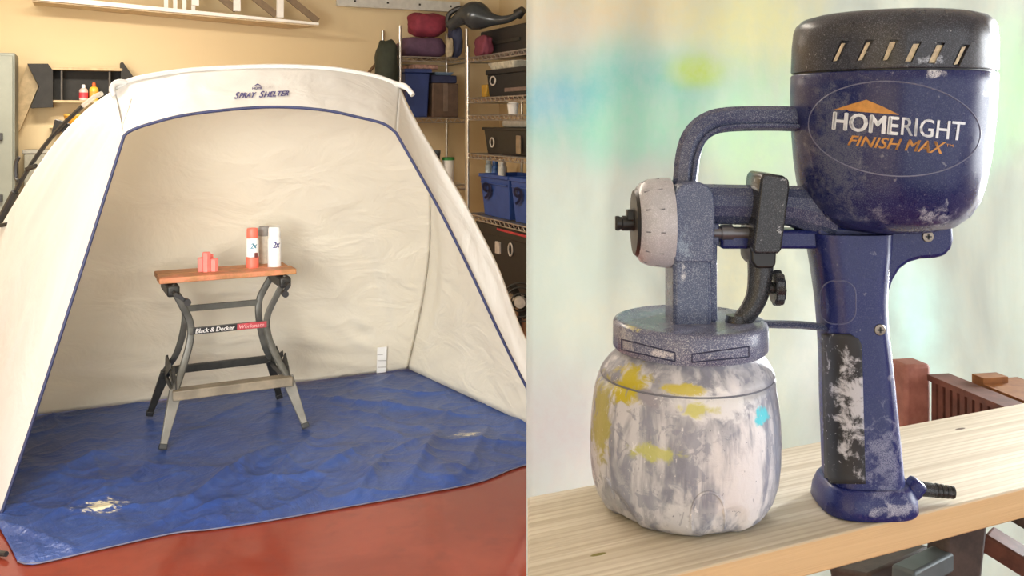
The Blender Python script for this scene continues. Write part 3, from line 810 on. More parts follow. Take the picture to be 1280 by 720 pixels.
soft('duffel_bag', 'burgundy red bag on top of the purple rolled bag', 'bag', (ub(541), 7.35, ZA+0.178), (0.155, 0.12, 0.10), plain('burgundy_cloth', (0.22, 0.025, 0.045), 0.8, bmp=0.2), 0.2, 5.0)
soft('stuff_sack', 'small navy cloth bundle beside the shelf post below the grey blower', 'bag', (ub(569), 7.2, ZA), (0.05, 0.08, 0.14), plain('navy_cloth', (0.03, 0.035, 0.07), 0.8, bmp=0.2), 0.25, 8.0)
soft('cloth_bundle', 'cream cloth roll tucked between burgundy bag and navy bundle', 'bundle', (ub(558), 7.13, ZA), (0.03, 0.03, 0.08), plain('cream_cloth', (0.42, 0.34, 0.22), 0.8), 0.25, 9.0)
# dark green bag hung on the unit's left side
a = wp(484, 54, 7.25); b = wp(484, 122, 7.25)
soft('hanging_bag', 'dark green garment bag hanging at the end of the back shelving', 'bag', (ub(483, 7.08), 7.10, b[2]), (0.085, 0.11, (a[2]-b[2])/2), plain('dark_green_cloth', (0.028, 0.034, 0.022), 0.85, bmp=0.3), 0.22, 11.0, flat=0.5)
q0 = wp(450, 104, 7.56); q1 = wp(476, 72, 7.56)
m = RB(); m.tube([q0, q1], 0.012, 8); o = m.fin().build('wooden_stick', plain('stick_wood', (0.16, 0.09, 0.04), 0.7)); tag(o, 'thin dark wooden stick leaning beside the green garment bag', 'stick')
# bins and boxes on the lower back shelf
def bxy(px0, px1, v): return wall(px0, 100, v)[0], wall(px1, 100, v)[0]
x0, x1 = bxy(507, 538, 7.12)
rbox('storage_bin', 'navy blue lidded bin on the back shelving behind the shelter', 'bin', (x0, 7.13, ZB2), (x1, 7.5, ZB2+0.36), M_NAVY, (('lid', (x0-0.01, 7.11, ZB2+0.36), (x1+0.01, 7.51, ZB2+0.39), M_NAVY),), taper=(0.015, 0.015))
x0, x1 = bxy(541, 574, 7.14)
rbox('cardboard_box', 'dark brown cardboard box between navy bin and shelf post', 'box', (x0, 7.15, ZB2), (x1, 7.5, ZB2+0.28), M_BROWN, (('tape', ((x0+x1)/2-0.02, 7.148, ZB2+0.05), ((x0+x1)/2+0.02, 7.15, ZB2+0.279), plain('box_tape', (0.16, 0.11, 0.08), 0.5)),))
rbox('folded_blanket', 'folded navy blanket on the dark brown cardboard box', 'blanket', (x0+0.0, 7.16, ZB2+0.281), (x1-0.01, 7.48, ZB2+0.345), plain('blanket_navy', (0.025, 0.03, 0.075), 0.9))
rbox('magazine_pile', 'pile of papers squeezed under the top back shelf', 'papers', (x0-0.16, 7.17, ZB2+0.392), (x1-0.17, 7.45, ZB2+0.43), plain('paper_mix', (0.38, 0.22, 0.17), 0.8, var=0.5, scale=30))
rbox('paint_tray', 'pale blue tray lying on the folded navy blanket', 'tray', (x0+0.03, 7.18, ZB2+0.346), (x1-0.03, 7.4, ZB2+0.372), plain('pale_blue', (0.16, 0.22, 0.30), 0.5), taper=(0.02, 0.02), bevel=0.004)
# dark tubs on the shelf below, just over the shelter's right shoulder
for px0, px1, lab, mt, h in ((536, 556, 'dark slate tub on the back shelving just above the shelter edge', plain('slate_tub', (0.05, 0.06, 0.09), 0.5), 0.25), (560, 574, 'cream can with green lid on the back shelving beside dark slate tub', M_CANW, 0.19)):
    x0, x1 = bxy(px0, px1, 7.14)
    base = room((x0+x1)/2, 7.26, 1.056)
    t = thing('paint_tub', lab, 'tub', base)
    r = (x1-x0)/2
    m = MB(); m.lathe([(r*0.9, 0.001), (r, h*0.95), (r*1.03, h*0.95), (r*1.03, h)], base, n=24); m.build('tub_body', mt, t)
    m = MB(); m.lathe([(r*1.06, h), (r*1.06, h+0.02), (r*0.95, h+0.025)], base, n=24); m.build('lid', plain('green_lid', (0.04, 0.25, 0.06), 0.5) if h < 0.2 else plain('grey_lid', (0.12, 0.14, 0.16), 0.5), t)

# ---- things on the long unit (positions along v)
def sv(px, u=2.87): return side(px, 100, u)[0]
# grey leaf blower lying on top of the unit ends
zt = 2.081
c0, c1 = P(566, 22, 7.0), P(655, 18, 6.35)
t = thing('leaf_blower', 'glossy dark grey blower with long tapering nozzle on top of the shelves', 'blower', P(600, 40, 7.4))
pts = [P(562, 33, 7.5), P(570, 27, 7.47), P(582, 20, 7.44), P(596, 20, 7.40), P(612, 24, 7.35), P(628, 25, 7.3), P(640, 22, 7.25), P(650, 16, 7.2)]
m = MB(); m.tube(catmull(pts, 30), [0.03 + 0.085*math.exp(-((i-11)/5.0)**2) + 0.02*max(0, min(1, (26-i)/12)) for i in range(30)], 16, 1.0, 0.85); m.build('blower_body', plain('glossy_grey', (0.040, 0.045, 0.047), 0.25, 0, 0.1), t, ang=180)
m = MB(); m.tube(catmull([P(560, 34, 7.5), P(561, 19, 7.48), P(572, 11, 7.46), P(584, 10, 7.44)], 14), 0.022, 8); m.build('handle', M_BLACKP, t)
m = MB(); m.tube([P(647, 18, 7.22), P(654, 12, 7.18)], [0.045, 0.03], 12); m.build('nozzle', M_BLACKP, t)
v0, v1 = sv(657, 3.02), sv(606, 3.02)
rbox('equipment_case', 'black case on the top right shelf behind the grey blower', 'case', (2.98, v0-0.3, zt), (3.27, v1, zt+0.215), M_BLACKP, (('handle', (2.965, v0, zt+0.09), (2.98, v1-0.25, zt+0.115), M_STEELD),))
soft('red_pouch', 'dark red pouch under the blower on the top shelf', 'pouch', (2.90, sv(604, 2.9), zt), (0.05, 0.11, 0.08), plain('dark_red_cloth', (0.16, 0.03, 0.05), 0.8), 0.3, 21.0)
v0 = sv(653); base = room(2.93, v0, zt)
t = thing('tan_canister', 'small tan canister at the right end of the top shelf', 'canister', base)
m = MB(); m.lathe([(0.028, 0.001), (0.03, 0.01), (0.03, 0.16)], base, n=20); m.build('body', plain('tan_can', (0.36, 0.24, 0.15), 0.5), t)
m = MB(); m.lathe([(0.03, 0.16), (0.031, 0.162), (0.028, 0.19)], base, n=20); m.build('lid', plain('tan_lid', (0.25, 0.16, 0.10), 0.5), t)
# second level from the top
zs = 1.758
rbox('tool_case', 'black tool case with oval pull on the upper wire shelf', 'case', (2.88, 5.2, zs), (3.25, sv(607), zs+0.17), M_BLACKP, (('lid', (2.875, 5.2, zs+0.17), (3.255, sv(606), zs+0.205), M_BLACKP), ('drawer_strip', (2.872, 5.3, zs+0.03), (2.88, sv(630), zs+0.06), plain('brown_strip', (0.16, 0.11, 0.09), 0.5))), taper=(0.01, 0.02))
def ring(cpx, cpy, u, rv, rz, mat, parent, name='pull_ring'):
    v, z = side(cpx, cpy, u)
    m = RB(); m.tube([(u, v + rv*math.cos(a), z + rz*math.sin(a)) for a in [2*math.pi*i/18 for i in range(19)]], 0.006, 6); m.fin().build(name, mat, parent)
M_PALE = plain('pale_plastic', (0.55, 0.50, 0.44), 0.5)
last = bpy.data.objects.get('tool_case')
ring(616, 101, 2.873, 0.05, 0.032, M_PALE, last)
t = rbox('rolled_map', 'crumpled cream packet leaning on the black tool case', 'packet', (2.90, sv(637), zs+0.206), (3.1, sv(604), zs+0.265), plain('cream_packet', (0.48, 0.44, 0.34), 0.7, var=0.3), taper=(0.02, 0.05))
rbox('yellow_pouch', 'small yellow packet at the end of the upper wire shelf', 'packet', (2.89, sv(605), zs), (3.05, sv(598), zs+0.10), plain('mustard', (0.42, 0.24, 0.03), 0.6), taper=(0.0, 0.02))
base = room(2.93, sv(632), 1.621)
t = thing('paper_cup', 'white cup on the narrow wire shelf gap', 'cup', base)
m = MB(); m.lathe([(0.033, 0.001), (0.043, 0.075), (0.046, 0.078), (0.043, 0.082)], base, n=20); m.build('cup_body', M_WHITE, t)
m = MB(); m.lathe([(0.035, 0.082), (0.034, 0.09)], base, n=20); m.build('lid', M_WHITE, t)
# black crate on the fourth level
zs = 1.318
v0, v1 = 5.3, sv(603)
t = rbox('storage_crate', 'black crate with oval pull and grey pipe on top, middle shelf', 'crate', (2.88, v0, zs), (3.27, v1, zs+0.20), M_BLACKP, (('rim', (2.87, v0-0.01, zs+0.185), (3.28, v1+0.01, zs+0.205), M_BLACKP), ('clip', (2.868, sv(650), zs+0.02), (2.88, sv(645), zs+0.15), plain('tan_clip', (0.25, 0.18, 0.11), 0.5))), taper=(0.02, 0.03))
ring(615, 178, 2.874, 0.035, 0.035, M_PALE, t)
m = RB(); m.tube([(2.95, 5.3, zs+0.235), (2.95, sv(620), zs+0.235), (2.95, sv(618), zs+0.235)], [0.03, 0.03, 0.015], 12); o = m.fin().build('grey_pipe', plain('pipe_grey', (0.55, 0.54, 0.50), 0.4)); tag(o, 'pale grey pipe lying on the middle-shelf black crate', 'pipe')
# blue bins with a 9-like mark
zs = 0.838
for i, (p0, p1, lab) in enumerate(((599, 634, 'blue open bin marked 9, farther of the pair next to the shelter'), (637, 668, 'blue open bin marked 9, nearer one beside the backdrop edge'))):
    va, vb = sv(p1), sv(p0)
    t = rbox('blue_bin', lab, 'bin', (2.88, va, zs), (3.2, vb, zs+0.30), M_BINB, (('rim', (2.868, va-0.008, zs+0.298), (2.887, vb+0.008, zs+0.325), M_BINB), ('rim', (3.195, va-0.008, zs+0.298), (3.212, vb+0.008, zs+0.325), M_BINB), ('rim', (2.887, va-0.008, zs+0.298), (3.195, va+0.009, zs+0.325), M_BINB), ('rim', (2.887, vb-0.009, zs+0.298), (3.195, vb+0.008, zs+0.325), M_BINB), ('rib', (2.872, va+0.02, zs+0.25), (2.88, vb-0.02, zs+0.262), M_BINB)), taper=(0.025, 0.03), group='blue bins')
    flat_text('9', room(2.868, vb - 0.07, zs + 0.13), room(0, -1, 0), (0, 0, 1), 0.16 if i == 0 else 0.14, 0.13, plain('bin_mark', (0.012, 0.02, 0.10), 0.5), t, 0.02)
# small bottles above the bins (standing in them)
for px, cmat, lab, cat, h in ((601, M_PALE, 'grey tube standing at the back of the blue bins', 'tube', 0.40), (611, plain('pale_blue_can', (0.45, 0.55, 0.62), 0.4), 'pale blue can sticking out of the farther blue bin', 'can', 0.41),
                         (619, plain('blue_can', (0.04, 0.12, 0.36), 0.4), 'deep blue can sticking out of the farther blue bin', 'can', 0.40), (627, M_CANW, 'white can sticking out of the farther blue bin', 'can', 0.41),
                         (637, plain('orange_can', (0.45, 0.16, 0.03), 0.5), 'orange-brown can between the two blue bins', 'can', 0.37)):
    base = room(3.05 if px not in (601, 637) else 3.26, sv(px, 3.05) if px != 637 else sv(637, 3.0), zs if px in (601, 637) else zs+0.02)
    t = thing('spray_can', lab, cat, base)
    m = MB(); m.lathe([(0.028, 0.001), (0.03, 0.005), (0.03, h*0.86), (0.02, h*0.9)], base, n=18); m.build('can_body', cmat, t)
    m = MB(); m.lathe([(0.024, h*0.9), (0.024, h*0.98), (0.02, h)], base, n=18); m.build('cap', cmat, t)
# black trunk at the bottom with a red strap
zs = 0.306
t = rbox('black_trunk', 'large black trunk with red strap under the blue bins', 'trunk', (2.88, 4.9, zs), (3.27, sv(596), zs+0.46), M_BLACKP, (('lid', (2.868, 4.9, zs+0.40), (3.28, sv(595), zs+0.475), M_BLACKP), ('strap', (2.862, 4.95, zs+0.445), (2.868, sv(622), zs+0.463), plain('red_strap', (0.45, 0.04, 0.05), 0.5)), ('latch', (2.86, sv(625), zs+0.27), (2.88, sv(620), zs+0.36), M_PALE)), bevel=0.015)
ring(638, 312, 2.872, 0.035, 0.045, M_PALE, t)
base = room(2.75, sv(657, 2.75), 0.0)
t = thing('floor_fan', 'dark floor fan with pale hub low at the edge of the backdrop cloth', 'fan', base)
c = P(650, 378, base.y - 0.05)
for rr in (0.13, 0.10, 0.06):
    m = MB(); m.tube([c + Vector((rr*math.cos(a), 0, rr*math.sin(a))) for a in [2*math.pi*i/24 for i in range(25)]], 0.006, 6); m.build('cage_ring', M_STEELD, t)
m = MB(); m.lathe([(0.035, -0.03), (0.04, 0.0), (0.05, 0.06)], c + Vector((0, 0, 0)), 'y', 20); m.build('hub', M_PALE, t)
for a in range(4):
    an = a * math.pi/2 + 0.4
    m = MB(); m.bar(c + Vector((0.03*math.cos(an), 0.02, 0.03*math.sin(an))), c + Vector((0.12*math.cos(an), 0.02, 0.12*math.sin(an))), 0.05, 0.004, (0.3, 1, 0.2)); m.build('blade', M_STEELD, t)
m = MB(); m.tube([c + Vector((0, 0.05, -0.05)), Vector((c.x, c.y + 0.05, 0.03))], 0.012, 8); m.build('pole', M_BLACKP, t)
m = MB(); m.lathe([(0.14, 0.0), (0.14, 0.015), (0.05, 0.035)], (c.x, c.y + 0.05, 0.0), n=28); m.build('base', M_BLACKP, t)

# ------------------------------------------------------------------ backdrop cloth behind the sprayer
CA, CB = Vector((0.0187, 1.20, 0)), Vector((1.20, 1.52, 0))
def cloth_pt(px, py):
    k = (px - CX) / F
    t = (k * CA.y - CA.x) / ((CB.x - CA.x) - k * (CB.y - CA.y))
    q = CA.lerp(CB, t)
    return Vector((q.x, q.y, CAMZ - (py - HY) * q.y / F))
def cloth_mat():
    m, nt, b = nodes('painted_backdrop_cloth')
    co = coord(nt)
    n1 = noise_f(nt, coord(nt, (1, 1, 0.45)), 7, 5, 0.6, 0.8); n2 = noise_f(nt, co, 60, 4, 0.7); n3 = noise_f(nt, coord(nt, (1, 1, 0.35)), 26, 4)
    c = mixc(nt, ramp(nt, n1, 0.3, 0.7), (0.45, 0.475, 0.43), (0.54, 0.565, 0.51))
    def bl(px, py, rx, ry, col, k=0.6):
        nonlocal c
        q = cloth_pt(px, py)
        f = blob(nt, co, tuple(q), (rx * q.y / F, rx * q.y / F, ry * q.y / F), n1, 0.55, 0.0, 0.9)
        f = mth(nt, 'MULTIPLY', f, k)
        c = mixc(nt, f, c, col)
    bl(780, 0, 330, 95, (0.54, 0.47, 0.31), 0.8)
    bl(700, 30, 120, 60, (0.58, 0.48, 0.40), 0.4)
    bl(930, 40, 150, 100, (0.58, 0.58, 0.34), 0.6)
    bl(770, 130, 250, 110, (0.25, 0.47, 0.42), 1.0)
    bl(690, 125, 90, 55, (0.22, 0.42, 0.50), 0.8)
    bl(800, 160, 150, 70, (0.36, 0.56, 0.44), 0.7)
    bl(868, 90, 52, 30, (0.44, 0.52, 0.14), 0.9)
    bl(930, 180, 110, 100, (0.50, 0.64, 0.46), 0.7)
    bl(920, 330, 90, 130, (0.72, 0.68, 0.46), 0.5)
    bl(1255, 120, 110, 110, (0.50, 0.72, 0.48), 0.7)
    bl(1180, 190, 120, 90, (0.50, 0.72, 0.60), 0.5)
    bl(1130, 400, 80, 120, (0.55, 0.78, 0.76), 0.6)
    bl(700, 330, 130, 150, (0.46, 0.50, 0.45), 0.7)
    bl(700, 540, 170, 140, (0.46, 0.42, 0.42), 0.85)
    bl(780, 400, 120, 60, (0.58, 0.53, 0.44), 0.35)
    bl(1010, 480, 60, 160, (0.66, 0.68, 0.70), 0.5)
    c = mixc(nt, mth(nt, 'MULTIPLY', ramp(nt, n3, 0.45, 0.75), 0.2), c, (0.68, 0.64, 0.54))
    c = mixc(nt, mth(nt, 'MULTIPLY', ramp(nt, n2, 0.35, 0.65), 0.25), c, (0.46, 0.52, 0.50))
    nt.links.new(c, b.inputs['Base Color'])
    b.inputs['Roughness'].default_value = 0.85; b.inputs['Specular IOR Level'].default_value = 0.1
    bump(nt, b, n2, 0.12, 0.004)
    t = N(nt, 'ShaderNodeBsdfTranslucent'); nt.links.new(c, t.inputs[0])
    mx = N(nt, 'ShaderNodeMixShader'); mx.inputs[0].default_value = 0.35
    nt.links.new(b.outputs[0], mx.inputs[1]); nt.links.new(t.outputs[0], mx.inputs[2])
    nt.links.new(mx.outputs[0], nt.nodes['Material Output'].inputs['Surface'])
    return m
m = MB(); nu, nv = 130, 80
nrm = Vector((CB.y - CA.y, -(CB.x - CA.x), 0)).normalized()
for j in range(nv):
    z = 0.012 + (2.25 - 0.012) * j / (nv - 1)
    for i in range(nu):
        u = i / (nu - 1)
        q = CA.lerp(CB, u)
        k = min(1.0, u * 12)
        h = 0.018 * noise.noise(Vector((u * 7 + z * 0.5, z * 0.5, 0.3))) + 0.010 * noise.noise(Vector((u * 16 - z * 2.2, z * 1.4, 4.0)))
        h += 0.012 * noise.noise(Vector((u * 3 + z * 2.5, z * 2 - u * 3, 9.0))) + 0.005 * max(0, 1 - abs(noise.noise(Vector((u * 7 + z * 3, z * 1.5 - u * 2, 2.0)))) * 2.2)
        m.v.append(Vector((q.x, q.y, z)) - nrm * (h * k - 0.02 * k))
for j in range(nv - 1):
    for i in range(nu - 1): m.f.append((j*nu+i, j*nu+i+1, (j+1)*nu+i+1, (j+1)*nu+i))
cl = m.build('backdrop_cloth', cloth_mat(), ang=180, solid=0.0012)
tag(cl, 'pastel paint-stained cloth hanging behind the blue paint sprayer', 'cloth')
t = thing('backdrop_rail', 'wooden rail from which the painted backdrop cloth hangs', 'rail', (CA.x, CA.y, 2.25))
m = MB(); m.bar((CA.x + 0.01, CA.y + 0.04, 2.27), (CB.x, CB.y + 0.04, 2.27), 0.03, 0.04); m.build('batten', plain('batten_wood', (0.45, 0.32, 0.18), 0.7), t, smooth=False)
m = MB(); m.bar((CB.x, CB.y + 0.04, 0.0), (CB.x, CB.y + 0.04, 2.25), 0.04, 0.04, (0, 1, 0)); m.build('upright', plain('batten_wood', (0.45, 0.32, 0.18), 0.7), t, smooth=False)

# ------------------------------------------------------------------ pine plank
PZ = 1.339
d25 = Vector((math.cos(R(25)), math.sin(R(25)), 0)); n25 = Vector((-math.sin(R(25)), math.cos(R(25)), 0))
def pl(s, n, z): return d25 * s + n25 * n + Vector((0, 0, z))
def plank_mat():
    m, nt, b = nodes('pine_plank')
    tc = N(nt, 'ShaderNodeTexCoord'); mp = N(nt, 'ShaderNodeMapping')
    mp.inputs['Rotation'].default_value = (0, 0, -R(25)); mp.inputs['Scale'].default_value = (1, 1, 1)
    nt.links.new(tc.outputs['Object'], mp.inputs[0])
    sc = N(nt, 'ShaderNodeVectorMath', operation='MULTIPLY'); sc.inputs[1].default_value = (1.0, 42, 42)
    nt.links.new(mp.outputs[0], sc.inputs[0])
    n1 = noise_f(nt, sc.outputs[0], 3.2, 6, 0.6, 0.6)
    wv = N(nt, 'ShaderNodeTexWave', bands_direction='Y'); wv.inputs['Scale'].default_value = 1.5; wv.inputs['Distortion'].default_value = 2.5
    wv.inputs['Detail'].default_value = 3
    nt.links.new(sc.outputs[0], wv.inputs['Vector'])
    c = mixc(nt, ramp(nt, n1, 0.3, 0.7), (0.52, 0.45, 0.33), (0.72, 0.66, 0.53))
    c = mixc(nt, mth(nt, 'MULTIPLY', ramp(nt, wv.outputs['Fac'], 0.55, 1.0), 0.4), c, (0.44, 0.36, 0.24))
    # fresh sawn front face is more orange
    gn = N(nt, 'ShaderNodeNewGeometry'); sp = N(nt, 'ShaderNodeSeparateXYZ'); nt.links.new(gn.outputs['True Normal'], sp.inputs[0])
    c = mixc(nt, ramp(nt, sp.outputs['Z'], 0.6, 0.2), c, mixc(nt, n1, (0.56, 0.36, 0.17), (0.68, 0.47, 0.25)))
    nz = noise_f(nt, coord(nt), 30, 3)
    for px, py, col in ((748, 693, (0.20, 0.18, 0.03)), (1200, 536, (0.10, 0.06, 0.03))):
        q = P(px, py, (CAMZ - PZ) * F / (py - HY))
        c = mixc(nt, blob(nt, mp.outputs[0], tuple(Matrix.Rotation(-R(25), 3, 'Z') @ q), (0.006, 0.0018, 0.01), nz, 0.4, 0.0, 0.3), c, col)
    nt.links.new(c, b.inputs['Base Color']); b.inputs['Roughness'].default_value = 0.6
    bump(nt, b, n1, 0.25, 0.003)
    return m
n0, n1_ = 0.4125, 0.537
kd = 659.4 / 1.0
def left_s(n):                                     # the mitred left end of the plank
    k = (659.6 - CX) / F
    return n * (RS + k * RC) / (RC - k * RS)
m = MB()
sa, sb, se = left_s(n0), left_s(n1_), 1.25
TH = 0.020
m.add([pl(sa, n0, PZ-TH), pl(se, n0, PZ-TH), pl(se, n1_, PZ-TH), pl(sb, n1_, PZ-TH), pl(sa, n0, PZ), pl(se, n0, PZ), pl(se, n1_, PZ), pl(sb, n1_, PZ)],
      [(0,3,2,1),(4,5,6,7),(0,1,5,4),(1,2,6,5),(2,3,7,6),(3,0,4,7)])
plank = m.build('pine_plank', plank_mat(), bevel=0.0012)
tag(plank, 'long pale pine plank under the blue paint sprayer', 'plank')

# ------------------------------------------------------------------ bench with ribbed jaws that carries the plank
def rust_mat(name, a, b_):
    m, nt, b = nodes(name)
    n1 = noise_f(nt, coord(nt), 45, 5, 0.65)
    nt.links.new(mixc(nt, ramp(nt, n1, 0.3, 0.7), a, b_), b.inputs['Base Color']); b.inputs['Roughness'].default_value = 0.65
    return m
M_RUST = rust_mat('red_brown_jaw', (0.10, 0.040, 0.032), (0.19, 0.075, 0.055))
M_RUST2 = rust_mat('ochre_jaw', (0.20, 0.075, 0.025), (0.33, 0.14, 0.04))
JZ = PZ - TH - 0.0015
jd = Vector((-0.20, 0.98, 0)).normalized(); jn = Vector((jd.y, -jd.x, 0))      # away from the camera; to the right
JA = Vector((0.428, 0.965, 0))
bench2 = thing('jaw_bench', 'red-brown work bench with ribbed clamping jaws under the pine plank', 'workbench', (0.60, 0.62, 0.0))
def jp(s, n, z): return JA + jd * s + jn * n + Vector((0, 0, z))
def jbox(mb, s0, s1, a, b, z0, z1):
    q = [jp(s, n, z) for z in (z0, z1) for s, n in ((s0, a), (s1, a), (s1, b), (s0, b))]
    return mb.add(q, [(0,3,2,1),(4,5,6,7),(0,1,5,4),(1,2,6,5),(2,3,7,6),(3,0,4,7)])
m = MB(); jbox(m, -0.62, -0.002, 0.008, 0.024, JZ-0.075, JZ-0.006); jbox(m, -0.62, -0.002, 0.0, 0.025, JZ-0.006, JZ); j1 = m.build('jaw', M_RUST, bench2, smooth=False)
for i in range(56):                                # upright ribs on the jaw's left face
    s = -0.010 - i * 0.0108
    m = MB(); jbox(m, s-0.0034, s+0.0034, 0.0015, 0.010, JZ-0.072, JZ-0.0065); m.build('rib', M_RUST, j1, smooth=False)
m = MB(); jbox(m, 0.0, 0.03, -0.024, 0.006, JZ-0.07, JZ+0.010); m.build('end_stop', rust_mat('salmon_stop', (0.26, 0.10, 0.075), (0.40, 0.17, 0.13)), bench2, bevel=0.004)
m = MB(); jbox(m, -0.62, -0.028, 0.032, 0.085, JZ-0.05, JZ-0.0002); jbox(m, -0.045, -0.028, 0.032, 0.06, JZ-0.0002, JZ+0.006); m.build('jaw', M_RUST2, bench2, smooth=False)
M_DKB = rust_mat('dark_brown_frame', (0.035, 0.024, 0.020), (0.075, 0.05, 0.04))
M_GRB = plain('grey_blue_frame', (0.10, 0.12, 0.125), 0.5, 0.3)
m = MB(); jbox(m, -0.60, 0.02, 0.02, 0.13, JZ-0.115, JZ-0.076); m.build('screw_beam', M_DKB, bench2, bevel=0.004)
for s in (-0.52, -0.03):
    for n, nn in ((0.02, -0.13), (0.13, 0.28)):
        m = MB(); m.bar(jp(s, n, JZ-0.10), jp(s, nn, 0.012), 0.045, 0.03, jd); lg = m.build('leg', M_DKB, bench2, bevel=0.004)
        m = MB(); m.bar(jp(s, nn, 0.022), jp(s, nn, 0.001), 0.06, 0.045, jd); m.build('rubber_foot', M_POLE, lg, bevel=0.004)
    m = MB(); m.bar(jp(s, -0.098, 0.25), jp(s, 0.246, 0.25), 0.02, 0.04, (0, 0, 1)); m.build('crossbar', M_GRB, bench2, bevel=0.003)
m = MB(); m.bar(P(1128, 724, 0.86), P(1222, 676, 1.0), 0.022, 0.02); m.build('stay', M_GRB, bench2, bevel=0.003)
m = MB(); m.bar(P(1062, 726, 0.93), P(1140, 690, 0.98), 0.05, 0.02, (0, 0.3, 1)); m.build('stay', M_DKB, bench2, bevel=0.003)
m = MB(); m.bar(P(1232, 672, 0.99), P(1310, 720, 0.95), 0.03, 0.02); m.build('stay', M_RUST, bench2, bevel=0.003)
m = MB(); m.bar(jp(-0.52, 0.075, 0.25), jp(-0.03, 0.075, 0.25), 0.03, 0.03); m.build('long_rail', M_DKB, bench2, bevel=0.003)

# ------------------------------------------------------------------ paint sprayer
GY = 0.585
GS = GY / F
def G(px, py, dy=0.0): return Vector(((px - CX) * GS, GY + dy * GS, CAMZ - (py - HY) * GS))
def spray_mat(name, base, dust=(0.42, 0.44, 0.52), amt=0.35, speck=0.5, blobs=(), rough=0.35, patches=0.5):
    m, nt, b = nodes(name)
    co = coord(nt)
    big = noise_f(nt, co, 22, 5, 0.6); fine = noise_f(nt, co, 1700, 2, 0.6); med = noise_f(nt, co, 160, 4, 0.65, 0.4)
    c = mixc(nt, ramp(nt, big, 0.3, 0.7), tuple(k*0.85 for k in base), base)
    # overspray: fine dust, thicker where the large noise is high
    dens = mth(nt, 'MULTIPLY', ramp(nt, big, 0.25, 0.75), amt)
    c = mixc(nt, mth(nt, 'MULTIPLY', ramp(nt, fine, 0.45, 0.75), mth(nt, 'ADD', dens, amt*0.5)), c, dust)
    c = mixc(nt, mth(nt, 'MULTIPLY', ramp(nt, med, 0.70 - 0.08*patches, 0.74 - 0.08*patches), speck), c, (0.70, 0.71, 0.75))
    for ctr, rad, col, k in blobs:
        c = mixc(nt, mth(nt, 'MULTIPLY', mth(nt, 'MULTIPLY', blob(nt, co, tuple(ctr), rad, med, 1.5, 0.1, 0.8), ramp(nt, fine, 0.25, 0.6)), k), c, col)
    nt.links.new(c, b.inputs['Base Color'])
    nt.links.new(ramp(nt, big, -0.25, 1.9), b.inputs['Roughness'])
    b.inputs['Roughness'].default_value = rough; b.inputs['Specular IOR Level'].default_value = 0.4
    bump(nt, b, med, 0.05, 0.001)
    return m
JX = 856                                           # jar axis, in pixels at the sprayer's distance
gun_base = G(JX, 0); gun_base.z = PZ
gun = thing('paint_sprayer', 'navy blue electric paint sprayer with paint-spattered jar on the plank', 'paint sprayer', gun_base)
def L(px, py, dy=0.0): return G(px, py, dy) - gun_base
NV_ = (0.007, 0.012, 0.092)
W_ = (0.75, 0.75, 0.78)
px_ = lambda k: k * GS
M_GUN = spray_mat('navy_sprayer_plastic', NV_, (0.20, 0.225, 0.32), 0.34, 0.2, (
    (L(1130, 262, -112), (px_(34), px_(40), px_(16)), (0.45, 0.48, 0.56), 0.8), (L(1062, 262, -105), (px_(26), px_(40), px_(14)), (0.34, 0.36, 0.44), 0.6),
    (L(1114, 96, -122), (px_(14), px_(20), px_(9)), (0.62, 0.63, 0.68), 0.95), (L(1182, 120, -95), (px_(8), px_(20), px_(5)), W_, 0.9),
    (L(1020, 190, -70), (px_(40), px_(70), px_(110)), (0.14, 0.15, 0.20), 0.7)))
M_HANDLE = spray_mat('navy_handle_plastic', (0.007, 0.013, 0.115), (0.32, 0.34, 0.48), 0.14, 0.15, ((L(1090, 560, -44), (px_(40), px_(40), px_(70)), (0.34, 0.36, 0.50), 0.5),
    (L(1100, 615, -50), (px_(50), px_(40), px_(9)), (0.45, 0.46, 0.56), 0.7)))
M_GREYB = spray_mat('grey_blue_sprayed_plastic', (0.042, 0.055, 0.13), (0.28, 0.315, 0.39), 0.85, 0.15)
M_NOZ = spray_mat('sprayed_nozzle_body', (0.07, 0.088, 0.17), (0.34, 0.38, 0.45), 0.8, 0.15, ((L(848, 335, -40), (px_(6), px_(25), px_(18)), W_, 1.0), (L(848, 300, -40), (px_(14), px_(25), px_(28)), (0.36, 0.46, 0.58), 0.6)))
M_CAPK = spray_mat('black_vent_cap', (0.030, 0.031, 0.038), (0.20, 0.21, 0.26), 0.5, 0.3, ((L(1182, 22, -90), (px_(24), px_(60), px_(10)), (0.50, 0.51, 0.55), 0.85), (L(1110, 83, -122), (px_(20), px_(20), px_(6)), (0.42, 0.46, 0.54), 0.9),
    (L(1064, 80, -105), (px_(9), px_(20), px_(7)), (0.004, 0.004, 0.005), 1.0)))
M_TRIG = spray_mat('black_trigger', (0.018, 0.019, 0.022), (0.22, 0.23, 0.26), 0.5, 0.45)
M_RING = spray_mat('white_air_cap', (0.46, 0.46, 0.50), (0.70, 0.70, 0.74), 0.7, 0.4)
M_BLK2 = plain('nozzle_black', (0.012, 0.012, 0.012), 0.4)

